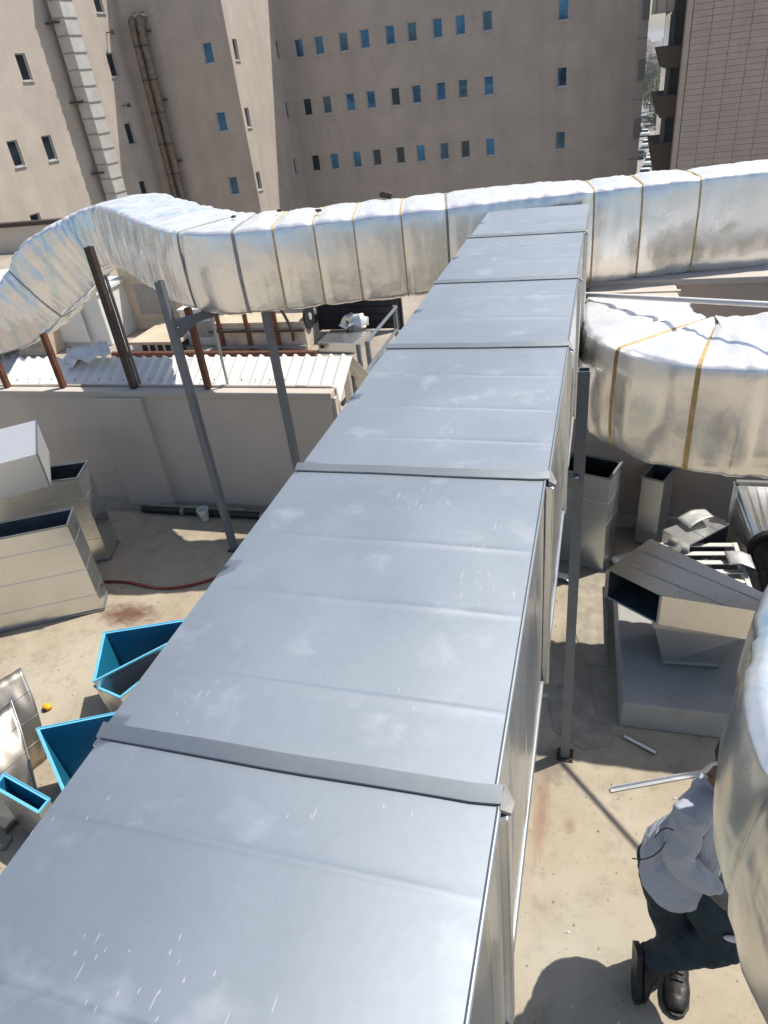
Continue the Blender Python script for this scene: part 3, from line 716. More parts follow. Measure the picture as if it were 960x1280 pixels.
for k, y in enumerate(JO[:-1]):
    if k == 0: continue
    w = .025; hgt = .010
    m = MB(); npt = 16                     # slip: low at the front, standing up at the back
    prof = [(-w * .5, .0005), (-w * .5, .004), (w * .25, hgt), (w * .42, hgt + .001), (w * .5, .0005)]
    o = len(m.v)
    for i in range(npt + 1):
        u = i / npt; x = DX0 - .003 + (DX1 - DX0 + .008) * u
        wob = .0035 * mnoise.noise(Vector((x * 4, y * 7, 2))) + (.004 if i == npt else 0)
        for (py_, pz) in prof: m.v.append(Vector((x, y + py_ + wob, DZ1 + .001 + pz * (1 + .18 * mnoise.noise(Vector((x * 6, y, 9)))))))
    q = len(prof)
    for i in range(npt):
        for jx in range(q): m.f.append((o + i * q + jx, o + i * q + (jx + 1) % q, o + (i + 1) * q + (jx + 1) % q, o + (i + 1) * q + jx)); m.m.append(0)
    m.f.append(tuple(o + jx for jx in range(q))); m.m.append(0); m.f.append(tuple(o + npt * q + jx for jx in reversed(range(q)))); m.m.append(0)
    sl = m.build('joint_slip', M_slip, main, smooth=25)
    m = MB(); m.box(DX1 - .003, DX1 + .015, y - .017, y + .017, DZ0 - .012, DZ1 - .012); m.build('side_slip', M_galv, main, bevel=.003)
    m = MB(); m.box(DX0 - .014, DX0 + .002, y - .017, y + .017, DZ0 - .012, DZ1 - .012); m.build('side_slip', M_galv, main, bevel=.003)
    # folded corner tab
    m = MB(); m.add([(DX1 + .004, y - .014, DZ1 + .004), (DX1 + .018, y - .008, DZ1 - .010), (DX1 + .020, y + .010, DZ1 - .012), (DX1 + .006, y + .020, DZ1 + .012),
                     (DX1 + .004, y - .014, DZ1 - .002), (DX1 + .016, y - .008, DZ1 - .016), (DX1 + .018, y + .010, DZ1 - .018), (DX1 + .006, y + .020, DZ1 + .004)],
                    [(0, 1, 2, 3), (7, 6, 5, 4), (0, 4, 5, 1), (1, 5, 6, 2), (2, 6, 7, 3), (3, 7, 4, 0)]); m.build('corner_tab', M_tape, main)

# ================================================================== FOIL WRAPPED DUCTS
def catmull(P, k):
    out = []
    for i in range(len(P) - 1):
        p0 = P[max(i - 1, 0)]; p1 = P[i]; p2 = P[i + 1]; p3 = P[min(i + 2, len(P) - 1)]
        for j in range(k):
            t = j / k; t2 = t * t; t3 = t2 * t
            out.append([.5 * (2 * b + (c - a) * t + (2 * a - 5 * b + 4 * c - d) * t2 + (3 * b - a - 3 * c + d) * t3) for a, b, c, d in zip(p0, p1, p2, p3)])
    out.append(list(P[-1])); return out
class Wrap:
    """rounded rectangular insulated duct swept along a path of (x, y, z_centre, width, height)"""
    def __init__(s, pts, bands, rad=.035, pinch=.011, lump=.006, seed=0, bend=None, pleat=lambda d: .004):
        q = catmull(pts, 24); s.P = [Vector(p[:3]) for p in q]; s.wh = [(p[3], p[4]) for p in q]
        s.S = [0]
        for a, b in zip(s.P, s.P[1:]): s.S.append(s.S[-1] + (b - a).length)
        s.bands = [s.near(b) if not isinstance(b, float) else b for b in bands]; s.rad = rad; s.pinch = pinch; s.lump = lump; s.seed = seed; s.bend = bend; s.pleat = pleat
    def near(s, p):
        p = Vector(p); i = min(range(len(s.P)), key=lambda i: (s.P[i].xy - p.xy).length); return s.S[i]
    def at(s, d):
        d = min(max(d, 0), s.S[-1]); i = 0
        lo, hi = 0, len(s.S) - 2
        while lo < hi:
            mid = (lo + hi + 1) // 2
            if s.S[mid] <= d: lo = mid
            else: hi = mid - 1
        i = lo; f = (d - s.S[i]) / max(1e-9, s.S[i + 1] - s.S[i])
        p = s.P[i].lerp(s.P[i + 1], f)
        a = s.P[max(i - 2, 0)]; b = s.P[min(i + 3, len(s.P) - 1)]
        w = s.wh[i][0] * (1 - f) + s.wh[i + 1][0] * f; h = s.wh[i][1] * (1 - f) + s.wh[i + 1][1] * f
        return p, (b - a).normalized(), w, h
    def ring(s, d, off=0.0, n=14):
        p, t, w, h = s.at(d); side = t.cross(Vector((0, 0, 1))).normalized(); upv = side.cross(t)
        pin = 0
        for b in s.bands: pin += math.exp(-((d - b) / .035) ** 2)
        sh = .012 * sum(math.exp(-((d - b) / .13) ** 2) for b in s.bands)
        out = []; r = s.rad
        hw, hh = w / 2, h / 2
        sec = []
        for cx, cy, a0 in ((hw - r, hh - r, 0), (-hw + r, hh - r, 90), (-hw + r, -hh + r, 180), (hw - r, -hh + r, 270)):
            for k in range(6):
                a = R_(a0 + 90 * k / 5); sec.append((cx + r * math.cos(a), cy + r * math.sin(a), math.cos(a), math.sin(a)))
            nx = {0: (-hw + r, hh), 90: (-hw, -hh + r), 180: (hw - r, -hh), 270: (hw, hh - r)}[a0]
            x0, y0 = sec[-1][0], sec[-1][1]; a = R_(a0 + 90)
            for k in range(1, n): sec.append((x0 + (nx[0] - x0) * k / n, y0 + (nx[1] - y0) * k / n, math.cos(a), math.sin(a)))
        for (x, y, nx_, ny_) in sec:
            q = p + side * x + upv * y; nrm = side * nx_ + upv * ny_
            sq = Vector((s.seed, s.seed * 2, 0)); lump = s.lump if s.bend is None else s.bend(d)
            # bulge of the quilt, sag, creases running round the duct
            g = lump * 1.2 * mnoise.noise(q * 2.3 + sq) + lump * .6 * mnoise.noise(q * 6.5 + sq)
            cr = abs(mnoise.noise(Vector((d * 9, (x + y) * 1.3, s.seed + 3)))); g -= lump * 1.1 * max(0, .12 - cr) / .12 * (.4 + .6 * abs(mnoise.noise(q * 2.7)))
            pl_ = abs(mnoise.noise(Vector((d * 6.5, (x * .5 + y * .25), s.seed + 31)))); g -= s.pleat(d) * (max(0, .22 - pl_) / .22) ** 1.5
            pl_ = abs(mnoise.noise(Vector((d * 17, (x + y) * .9, s.seed + 57)))); g -= .4 * s.pleat(d) * max(0, .2 - pl_) / .2
            g -= s.pinch * pin; g -= sh * .3
            cen = (1 - (2 * x / w) ** 2 if abs(ny_) > .9 else (1 - (2 * y / h) ** 2 if abs(nx_) > .9 else 0))
            g += (.022 if abs(nx_) > .9 else .006) * cen
            out.append(q + nrm * (g + off))
        return out
    def skin(s, d0, d1, name, mat, parent, ds=.022, caps=True):
        m = MB(); k = max(2, int((d1 - d0) / ds)); rings = [s.ring(d0 + (d1 - d0) * i / k) for i in range(k + 1)]
        n = len(rings[0])
        for r in rings: m.v += r
        for i in range(k):
            for j in range(n): m.f.append((i * n + j, i * n + (j + 1) % n, (i + 1) * n + (j + 1) % n, (i + 1) * n + j)); m.m.append(0)
        if caps:
            m.f.append(tuple(range(n))); m.m.append(0); m.f.append(tuple(k * n + j for j in reversed(range(n)))); m.m.append(0)
        return m.build(name, mat, parent, smooth=75)
    def band(s, d, w, mat, parent, name='strap'):
        m = MB(); n = None; rr = [s.ring(d - w / 2, -.004), s.ring(d - w / 2, .0045), s.ring(d + w / 2, .0045), s.ring(d + w / 2, -.004)]
        n = len(rr[0])
        for r in rr: m.v += r
        for i in range(4):
            for j in range(n): m.f.append((i * n + j, i * n + (j + 1) % n, ((i + 1) % 4) * n + (j + 1) % n, ((i + 1) % 4) * n + j)); m.m.append(0)
        return m.build(name, mat, parent, smooth=40)

# ---- cross duct -------------------------------------------------------------
TZ, TH = 2.47, .55
def cpt(x, y, w, n): return (x + n[0] * w / 2, y + n[1] * w / 2, TZ - TH / 2, w, TH)
nb = (-.23, .97)
tail = [aty(82, 332, 6.15), aty(30, 392, 6.05), aty(-40, 408, 6.0), aty(-150, 400, 6.0)]
zc = TZ - TH / 2
path = [cpt(3.2, 5.5, .36, nb), cpt(1.7, 5.14, .36, nb), cpt(.91, 4.945, .36, nb), cpt(.35, 4.81, .38, nb), cpt(-.25, 4.67, .44, nb), cpt(-.85, 4.52, .52, nb), cpt(-1.5, 4.345, .58, nb), cpt(-2.05, 4.2, .60, nb),
        (-2.42, 4.46, zc, .60, TH), (-2.75, 4.66, zc, .60, TH), (-3.2, 5.05, zc, .60, TH), (-3.75, 5.58, zc, .60, TH), (-4.35, 6.08, zc - .01, .60, TH), (-4.85, 6.26, zc - .10, .60, .56),
        (tail[0].x, tail[0].y, tail[0].z, .6, .72), (tail[1].x, tail[1].y, tail[1].z, .6, .60), (tail[2].x, tail[2].y, tail[2].z, .6, .54), (tail[3].x, tail[3].y, tail[3].z, .6, .54)]
bandpx = [(283, 290), (337, 284), (388, 280), (437, 274), (498, 266), (745, 235), (808, 228), (880, 219), (1010, 205), (560, 262), (205, 290)]
bandpx_tail = [(tail[0].x * .6 + tail[1].x * .4, tail[0].y, 0)]
cross = thing('foil_wrapped_duct', 'long strapped silver foil wrapped duct crossing above the parapet', 'duct', (-1, 4.8, 1.92))
path = [(x, y, z - .02, w, h + .04) if i < 5 else (x, y, z, w, h) for i, (x, y, z, w, h) in enumerate(path)]
W1 = Wrap(path, [atz(px, py, TZ) for px, py in bandpx] + bandpx_tail, seed=1)
_b0 = W1.near((-2.3, 4.4)); W1.bend = lambda d: .006 + .007 * min(1, max(0, (d - _b0) / .5)); W1.pleat = lambda d: .004 + .008 * min(1, max(0, (d - _b0) / .4))
dsp = W1.near((-2.95, 4.85))
W1.skin(0, dsp, 'foil_wrap', M_foil, cross)
W1.skin(dsp - .01, W1.S[-1], 'foil_wrap', M_foilb, cross)
for k, b in enumerate(W1.bands):
    W1.band(b, .009 if k not in (0, 9, 10, 11) else .014, M_band if k not in (0, 9, 10, 11) else M_tape, cross)
# a stone and scraps lying on top of the wrap
for (px, py, r, lab) in ((484, 246, .035, 'brown lump of rubbish lying on top of the foil duct'), (292, 272, .014, 'small brown scrap on the foil duct near its bend'), (350, 265, .013, 'small brown scrap on the foil duct top midway'), (398, 264, .014, 'brown leaf scrap on the foil duct by a strap')):
    p = atz(px, py, TZ + .012); m = MB()
    m.ell(p + Vector((0, 0, r * .4)), (r * 1.6, r, r * .7), 9, 6)
    for v in m.v: v += Vector((mnoise.noise(v * 40), mnoise.noise(v * 40 + Vector((9, 0, 0))), mnoise.noise(v * 30))) * r * .5
    tag(m.build('debris', M_dbrown), lab, 'debris', 'debris on the foil duct')
# ---- elbow under the cross duct ----------------------------------------------
EZ, EH = 1.97, .57
ez = EZ - EH / 2
ep = [(.20, 4.16, ez, .57, EH), (.20, 4.05, ez, .57, EH)]
for k in range(7):
    f = k / 6; a = R_(180 + 90 * f); w_ = .58 + .16 * f
    ro = .74 - w_ / 2; ep.append((.655 + ro * math.cos(a) + .0, 3.84 + ro * math.sin(a), ez, w_, EH))
ep += [(1.05, 3.47, ez, .74, EH), (1.7, 3.47, ez, .74, EH), (2.6, 3.47, ez, .74, EH)]
W2 = Wrap(ep, [atz(768, 432, EZ), atz(877, 447, EZ), (1.35, 3.47, 0)], seed=11, lump=.007, pleat=lambda d: .013)
elb = thing('foil_wrapped_elbow', 'wide silver foil wrapped duct elbow with two yellow straps', 'duct', (.5, 3.6, 1.4))
W2.skin(0, W2.S[-1], 'foil_wrap', M_foil, elb)
for b in W2.bands: W2.band(b, .011, M_band, elb)
m = MB(); m.box(-.075, .465, 4.13, 6.3, 1.42, 1.87); m.build('unwrapped_spigot', M_coping, elb, bevel=.02)
m = MB(); m.box(-.085, .475, 4.55, 4.58, 1.41, 1.88); m.build('spigot_joint', M_beige, elb)
# ---- near elbow by the worker ----------------------------------------------
NZ, NH = 2.21, .43
npth = [(x, y, NZ - NH / 2, .60, NH) for x, y in ((2.6, 1.62), (1.7, 1.62), (1.25, 1.61), (.93, 1.48), (.70, 1.25), (.610, 1.03), (.590, .86), (.632, .64), (.80, .42), (1.15, .30), (1.7, .26), (2.6, .26))]
W3 = Wrap(npth, [(1.3, 1.61, 0), (1.3, .33, 0)], seed=23, lump=.010, pleat=lambda d: .015)
near = thing('foil_wrapped_elbow', 'foil wrapped duct bend with teal streaks hiding the worker', 'duct', (.9, .94, 1.78))
W3.skin(0, W3.S[-1], 'foil_wrap', M_foilb, near)
for b in W3.bands: W3.band(b, .011, M_band, near)
# bare spigot end of a fitting below it (lower right corner)
p0, p1 = atz(932, 1212, 1.45), atz(985, 1330, 1.45)

# ================================================================== POSTS AND PIPES
def post(name, x, y, z0, z1, w, mat, lab, grp=None, plate=True, openTop=True):
    t = thing(name, lab, 'post', (x, y, z0), grp)
    m = MB(); h = w / 2; i_ = h - .004
    o = [(-h, -h), (h, -h), (h, h), (-h, h)]; n_ = [(-i_, -i_), (i_, -i_), (i_, i_), (-i_, i_)]
    V = [(x + a, y + b, z) for z in (z0, z1) for a, b in o] + [(x + a, y + b, z) for z in (z1, z1 - .12) for a, b in n_]
    F = [(k, (k + 1) % 4, 4 + (k + 1) % 4, 4 + k) for k in range(4)] + [(4 + k, 4 + (k + 1) % 4, 8 + (k + 1) % 4, 8 + k) for k in range(4)] + [(8 + k, 8 + (k + 1) % 4, 12 + (k + 1) % 4, 12 + k) for k in range(4)] + [(12, 13, 14, 15), (3, 2, 1, 0)]
    m.add(V, F); m.build('tube', mat, t, recalc=False)
    if plate:
        m = MB(); m.box(x - .042, x + .042, y - .042, y + .042, z0 + .001, z0 + .007); pl_ = m.build('base_plate', M_dbrown if z0 < .1 else mat, t)
        for sx in (-1, 1):
            m = MB(); m.tube([(x + sx * .033, y - .033, z0 + .007), (x + sx * .033, y - .033, z0 + .018)], .005, 6); m.build('bolt', M_dbrown, pl_)
    return t
b = atz(705, 948, 0)
t = post('support_post', b.x + .004, b.y + .02, 0, 2.20, .044, M_gpost, 'tall grey steel post touching the bare duct side')
m = MB(); m.bar((b.x + .004, b.y - .01, 1.74), (-.75, b.y - .01, 1.74), .04, .05); m.build('cross_arm', M_gpost, t)
b = atz(293, 687, 0)
t = post('support_post', b.x, b.y, 0, 2.20, .05, M_gpost, 'grey steel post with bracket under the bend of the foil duct')
m = MB(); m.bar((b.x + .02, b.y + .04, 1.90), (b.x + .35, b.y + .52, 1.90), .04, .05); m.build('bracket_arm', M_gpost, t)
m = MB(); m.hexa([(b.x + .02, b.y + .02, 1.80), (b.x + .025, b.y + .02, 1.80), (b.x + .12, b.y + .16, 1.875), (b.x + .115, b.y + .165, 1.875)], [(b.x + .02, b.y + .02, 1.875), (b.x + .025, b.y + .02, 1.875), (b.x + .12, b.y + .16, 1.88), (b.x + .115, b.y + .165, 1.88)]); m.build('gusset', M_gpost, t)
post('support_post', -2.20, 4.30, 0, 1.92, .05, M_gpost, 'grey steel post in front of the plain parapet near the bare duct')
PYc = PY + .06
for (pb_, pt_, w, mat, lab) in (((168, 485), (112, 312), .055, M_dbrown, 'dark brown post standing on the parapet at the foil duct bend'),
                               ((258, 485), (238, 388), .045, M_rust, 'rust red post on the parapet beside the bracketed grey post'),
                               ((77, 485), (58, 420), .045, M_rust, 'rust red post on the parapet under the drooping foil tail'),
                               ((8, 485), (0, 455), .045, M_rust, 'short rust red post at the far left parapet end')):
    a = aty(*pb_, PYc); c = aty(*pt_, PYc)
    post('parapet_post', (a.x + c.x) / 2, PYc, 1.146, c.z + .02, w, mat, lab, 'brown posts on the parapet', plate=False)
for (pb_, pt_, r, mat, lab) in (((172, 485), (138, 345), .013, M_gpost, 'thin grey conduit beside the dark brown post'), ((282, 485), (254, 388), .012, M_wframe, 'thin pale conduit pipe between rust and grey posts')):
    a = aty(*pb_, PYc); c = aty(*pt_, PYc)
    m = MB(); m.tube([(a.x, PYc + .05, 1.146), (a.x, PYc + .05, c.z)], r, 8)
    tag(m.build('conduit_pipe', mat, smooth=60), lab, 'pipe')
# white pipe lying over the elbow
d_ = (Vector((.728, 3.399, CZ - 1.087)) - Vector((-.039, 4.114, CZ - 1.231)))
s0 = Vector((-.039, 4.114, CZ - 1.231)) - d_ * .03; s1 = Vector((.728, 3.399, CZ - 1.087)) + d_ * 1.1
t = thing('white_pipe', 'thin white plastic pipe slanting across above the foil elbow', 'pipe', tuple(s0 + Vector((0, 0, .02))))
up_ = Vector((0, 0, .03))
m = MB(); m.tube([s0 + up_, s0.lerp(s1, .5) + up_ - Vector((0, 0, .004)), s1 + up_], .0135, 10); m.build('pipe', M_wplas, t, smooth=60)
m = MB(); m.tube([s0.lerp(s1, .56) + up_, s0.lerp(s1, .58) + up_], .019, 10); m.build('coupling', M_wplas, t, smooth=60)
# black pipe at the parapet foot
a = atz(170, 645, .03); c = atz(420, 646, .03)
t = thing('black_pipe', 'black pipe lying along the foot of the parapet', 'pipe', (a.x, a.y, 0))
m = MB(); m.tube([Vector((a.x, 4.50, .034)), Vector((-3.2, 4.505, .034)), Vector((-1.9, 4.52, .034))], .032, 10); m.build('pipe', M_black, t, smooth=60)
for x in (-3.55, -2.75):
    m = MB(); m.tube([(x, 4.50, .034), (x + .035, 4.50, .034)], .037, 10); m.build('wire_tie', M_tape, t)
# loose cement strips at wall foot
for k, (xa, xb) in enumerate(((-3.95, -3.35), (-3.2, -2.95), (-2.72, -2.2))):
    m = MB(); pts = [(xa + (xb - xa) * i / 8, 4.54 + .015 * mnoise.noise(Vector((i, k, 0)))) for i in range(9)] + [(xb, 4.61), (xa, 4.61)]
    m.prism(pts, .001, .035); tag(m.build('mortar_strip', M_patch), ('grey mortar strip at the pilaster foot', 'short grey mortar strip behind the white bucket', 'grey mortar strip at the parapet foot near the bare duct')[k], 'mortar', 'mortar strips along the parapet foot')
# bucket
p = atz(265, 640, 0); p.y = 4.44
t = thing('bucket', 'small dusty white plastic bucket at the parapet foot', 'bucket', tuple(p))
m = MB(); seg = 16; prof = [(.035, 0), (.050, .10), (.054, .10), (.054, .115), (.047, .115), (.033, .006)]; o = 0
for (r, z) in prof:
    for j in range(seg): m.v.append(p + Vector((r * math.cos(6.2832 * j / seg), r * math.sin(6.2832 * j / seg), z + .002)))
for i in range(len(prof) - 1):
    for j in range(seg): m.f.append((i * seg + j, i * seg + (j + 1) % seg, (i + 1) * seg + (j + 1) % seg, (i + 1) * seg + j)); m.m.append(0)
m.f.append(tuple(reversed(range(seg)))); m.m.append(0); m.f.append(tuple(5 * seg + j for j in range(seg))); m.m.append(0)
m.build('pail', M_wplas, t, smooth=40)
m = MB(); m.tube([p + Vector((.054 * math.cos(q), -.02 - .03 * math.sin(q), .10 - .05 * math.sin(q))) for q in [math.pi * i / 10 for i in range(11)]], .003, 6); m.build('handle', M_tape, t)
# red hose
pts = [atz(px, py, .012) for px, py in ((100, 730), (132, 727), (160, 728), (190, 734), (215, 735), (240, 731), (262, 725), (300, 712))]
m = MB(); m.tube([Vector(q) for q in catmull([list(v) for v in pts], 6)], .011, 8); tag(m.build('red_hose', M_red, smooth=60), 'dark red rubber hose winding across the slab', 'hose')
# steel offcuts on the slab
a, c = atz(782, 921, .012), atz(820, 941, .012)
m = MB(); m.tube([a, c], .012, 8); m.tube([a - (c - a) * .03, a], .015, 8); tag(m.build('pipe_offcut', M_galvd, smooth=50), 'short grey pipe offcut on the slab before the plinth', 'pipe')
a, c = atz(763, 988, .006), atz(893, 964, .006)
m = MB(); m.bar(a, c, .022, .003); m.bar(a + Vector((.001, .010, .010)), c + Vector((.001, .010, .010)), .003, .018); tag(m.build('steel_angle', M_galvd), 'long steel angle strip lying in front of the worker', 'metal strip')
p = atz(60, 886, .0); t = thing('tape_measure', 'yellow tape measure lying on the sunlit slab', 'tape measure', tuple(p))
m = MB(); m.ell(p + Vector((0, 0, .02)), (.034, .026, .02), 12, 8); m.build('case', M_yel, t, smooth=60)
m = MB(); m.box(p.x - .012, p.x + .012, p.y - .028, p.y - .02, .004, .03); m.build('label', M_dark, t)
# paper scraps
for (px, py, r, lab) in ((681, 870, .02, 'crumpled white paper scrap by the grey post'), (679, 843, .03, 'torn pale foil scrap below the bare duct'), (661, 953, .03, 'folded paper scrap by the duct edge')):
    p = atz(px, py, .0); m = MB()
    g = [[p + Vector(((i - 2) * r * .5, (j - 2) * r * .4, .004 + r * .35 * abs(mnoise.noise(Vector((i, j, px)) * .9)))) for i in range(5)] for j in range(5)]
    for j in range(4):
        for i in range(4): m.quad(g[j][i], g[j][i + 1], g[j + 1][i + 1], g[j + 1][i])
    o = m.build('paper_scrap', M_paper, smooth=20); o.modifiers.new('solid', 'SOLIDIFY').thickness = .001; tag(o, lab, 'litter', 'litter on the slab')

# ================================================================== LOOSE DUCT PIECES
def shell(b4, t4, th, mats, parent, name='duct_shell', floor=False):
    """four walls with real thickness between two quads; slot0 outside, slot1 inside, slot2 rims"""
    b4 = [Vector(p) for p in b4]; t4 = [Vector(p) for p in t4]; n = len(b4)
    def inset(q):
        out = []
        for i in range(n):
            p, a, c = q[i], q[i - 1], q[(i + 1) % n]
            d1 = (a - p).normalized(); d2 = (c - p).normalized(); s = max(.25, d1.cross(d2).length)
            out.append(p + (d1 + d2) * th / s)
        return out
    bi, ti = inset(b4), inset(t4); m = MB()
    for i in range(n):
        j = (i + 1) % n
        m.quad(b4[i], b4[j], t4[j], t4[i], 0); m.quad(bi[j], bi[i], ti[i], ti[j], 1)
        m.quad(t4[i], t4[j], ti[j], ti[i], 2); m.quad(b4[j], b4[i], bi[i], bi[j], 2)
    if floor: m.add(bi, [tuple(range(n))], 1)
    return m.build(name, mats, parent, weld=True, recalc=False)
def rimring(q, w, h, mat, parent, nrm, name='rim_flange'):
    """angle flange: bars around a loop"""
    n = len(q); q = [Vector(p) for p in q]; c = sum(q, Vector()) / n; m = MB()
    for i in range(n):
        a, b_ = q[i], q[(i + 1) % n]; out = ((a + b_) / 2 - c); out -= Vector(nrm) * out.dot(Vector(nrm)); e = (b_ - a).normalized(); o = Vector(nrm).cross(e).normalized()
        if o.dot(out) < 0: o = -o
        m.obox((a + b_) / 2 + o * (w / 2 + .001), (b_ - a) / 2 + e * w * .5, o * w / 2, Vector(nrm) * h / 2)
    return m.build(name, mat, parent, weld=False)
def beads(b4, t4, fr, sides, mat, parent, r=.003):
    for s in sides:
        for f in fr:
            a = Vector(b4[s]).lerp(Vector(t4[s]), f); c = Vector(b4[(s + 1) % 4]).lerp(Vector(t4[(s + 1) % 4]), f)
            m = MB(); m.tube([a, c], r, 5); m.build('seam_bead', mat, parent)
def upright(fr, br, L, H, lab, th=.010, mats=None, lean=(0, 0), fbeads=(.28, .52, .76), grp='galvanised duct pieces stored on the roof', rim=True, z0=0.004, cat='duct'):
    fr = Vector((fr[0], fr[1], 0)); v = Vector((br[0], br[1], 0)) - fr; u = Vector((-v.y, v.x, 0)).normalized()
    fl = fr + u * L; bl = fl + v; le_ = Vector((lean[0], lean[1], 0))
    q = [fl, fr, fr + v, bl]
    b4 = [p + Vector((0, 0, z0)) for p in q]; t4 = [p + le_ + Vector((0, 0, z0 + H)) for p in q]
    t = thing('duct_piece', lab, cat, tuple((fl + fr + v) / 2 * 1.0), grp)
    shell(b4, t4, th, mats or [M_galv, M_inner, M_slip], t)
    beads(b4, t4, fbeads, (0, 1), M_galv, t, .0022)
    if rim:
        rimring(t4, .008, .014, M_slip, t, (0, 0, 1)); rimring([p + Vector((0, 0, .01)) for p in b4], .008, .014, M_slip, t, (0, 0, 1))
    return t
A1 = atz(130, 763, 0); A2 = atz(135, 740, 0)
upright(A1, A2, 1.15, .782, 'large upright open galvanised duct half in sun, bluish inside', mats=[M_galv, M_inner, M_slip], fbeads=(.2, .5, .8))
B1 = atz(138, 700, 0); B2 = atz(148, 677, 0)
upright(B1, B2, .95, .80, 'upright open galvanised duct standing in parapet shade')
# box resting on a black post above them
c_b = aty(63, 608, 3.45); c_t = aty(50, 567, 3.45); zt = c_t.z; cb_ = atz(49, 525, zt)
vv = Vector((cb_.x - c_t.x, cb_.y - c_t.y, 0)); uu = Vector((-vv.y, vv.x, 0)).normalized()
t = thing('duct_piece', 'square galvanised duct box raised on a black stand, top in sun', 'duct', (c_b.x - .4, 3.6, c_b.z), 'galvanised duct pieces stored on the roof')
q = [c_b + uu * .85, c_b, c_b + vv, c_b + uu * .85 + vv]
b4 = [Vector((p.x, p.y, c_b.z)) for p in q]; t4 = [Vector((p.x + .005, p.y + .004, zt)) for p in q]
m = MB(); m.hexa(b4, t4); m.build('casing', M_galvl, t, bevel=.006)
rimring([b4[1], b4[2], t4[2], t4[1]], .006, .012, M_slip, t, vv.cross(Vector((0, 0, 1))).normalized())
m = MB(); pbk = aty(22, 640, 3.62); m.box(pbk.x - .05, pbk.x + .05, 3.58, 3.64, .004, c_b.z - .002); m.build('stand', M_black, t)
m = MB(); m.box(pbk.x - .45, pbk.x - .38, 3.58, 3.64, .004, c_b.z - .002); m.build('stand', M_black, t)
# upright ducts on the right
R1a = atz(753, 715, 0); R1b = atz(767, 692, 0)
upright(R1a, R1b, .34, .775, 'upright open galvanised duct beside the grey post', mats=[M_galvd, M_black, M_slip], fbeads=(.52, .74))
R2a = Vector((.50, 4.46, 0)); R2b = Vector((.585, 4.66, 0))
upright(R2a, R2b, .155, .56, 'narrow upright galvanised duct against the brown wall', mats=[M_galvd, M_inner, M_slip], fbeads=(.45, .75), lean=(.01, .02))
# lying duct with pale top
za = .43
q = [atz(829, 662, za), atz(862, 681, za), atz(913, 655, za), atz(887, 641, za)]
t = thing('duct_piece', 'pale galvanised duct lying flat behind the slatted frame', 'duct', (q[0].x + .1, q[0].y, .0), 'galvanised duct pieces stored on the roof')
lo = [Vector((p.x, p.y, .20)) for p in q]
shell([lo[1], lo[2], q[2], q[1]], [lo[0], lo[3], q[3], q[0]], .008, [M_galv, M_inner, M_slip], t)
for f in (.35, .68):
    m = MB(); m.tube([q[0].lerp(q[3], f), q[1].lerp(q[2], f)], .003, 5); m.build('seam_bead', M_slip, t)
m = MB(); cc = sum(lo, Vector()) / 4; m.box(cc.x - .1, cc.x + .1, cc.y - .08, cc.y + .08, .003, .199); m.build('prop_block', M_tan, t)
# slatted frame
zs_ = .34
q = [atz(826, 682, zs_), atz(918, 682, zs_), atz(938, 742, zs_ - .02), atz(835, 742, zs_ - .02)]
t = thing('slatted_frame', 'grey white slatted louvre frame lying under the duct pieces', 'louvre frame', (q[0].x + .2, q[0].y - .2, PT))  # off-white colour stands in for reflections on the metal frame
for a, c in ((0, 3), (1, 2)):
    m = MB(); m.bar(q[a], q[c], .025, .05); m.build('side_rail', M_offwhite, t)
for k in range(6):
    f = (k + .1) / 5.2; a = q[0].lerp(q[3], f); c = q[1].lerp(q[2], f); m = MB()
    e = (c - a).normalized(); w_ = Vector((0, .045, -.012)); m.obox((a + c) / 2 + Vector((0, 0, .012)), (c - a) / 2, w_ * .62, Vector((0, .0015, .004))); m.build('slat', M_offwhite, t, bevel=.002)
for k in (0, 1, 2, 3):
    p = q[k]; m = MB(); gz = PT if p.y < 3.98 else 0; m.box(p.x - .012, p.x + .012, p.y - .012, p.y + .012, gz + .001, p.z - .02); m.build('foot', M_galvd, t)
# wedge transition on the hopper
zT, zB = .75, .555
top = [atz(759, 712, zT), atz(826, 745, zT), atz(946, 764, zT), atz(962, 757, zT), atz(813, 673, zT)]
top[2] = top[2] + Vector((.12, -.015, 0)); top[3] = top[3] + Vector((.12, -.01, 0))
bot = [Vector((p.x, p.y, zB)) for p in top]
t = thing('duct_transition', 'wedge shaped galvanised duct transition with open mouth on the plinth pile', 'duct', (.5, 3.1, zB))
n_ = 5; m = MB()
cen = sum(top, Vector()) / 5
ins = lambda p: p.lerp(Vector((cen.x, cen.y, p.z)), .03) + Vector((0, 0, .006 if p.z < .6 else -.006))
ti_, bi_ = [ins(p) for p in top], [ins(p) for p in bot]
m.add(top, [(0, 1, 2, 3, 4)], 0); m.add(bot, [(4, 3, 2, 1, 0)], 0); m.add(ti_, [(4, 3, 2, 1, 0)], 1); m.add(bi_, [(0, 1, 2, 3, 4)], 1)
for i in range(1, 5):
    j = (i + 1) % 5; m.quad(bot[i], bot[j], top[j], top[i], 0); m.quad(bi_[j], bi_[i], ti_[i], ti_[j], 1)
for a, b_, c, d in ((bot[0], bot[1], bi_[1], bi_[0]), (top[1], top[0], ti_[0], ti_[1]), (bot[1], top[1], ti_[1], bi_[1]), (top[0], bot[0], bi_[0], ti_[0])): m.quad(a, b_, c, d, 2)
m.build('duct_shell', [M_galv, M_inner, M_slip], t, weld=True, recalc=False)
for (a, c) in ((top[4].lerp(top[0], .35), top[2].lerp(top[3], .4)), (top[4].lerp(top[0], .75), top[1].lerp(top[2], .55))):
    m = MB(); m.tube([a + Vector((0, 0, .001)), c + Vector((0, 0, .001))], .003, 5); m.build('seam_bead', M_slip, t)
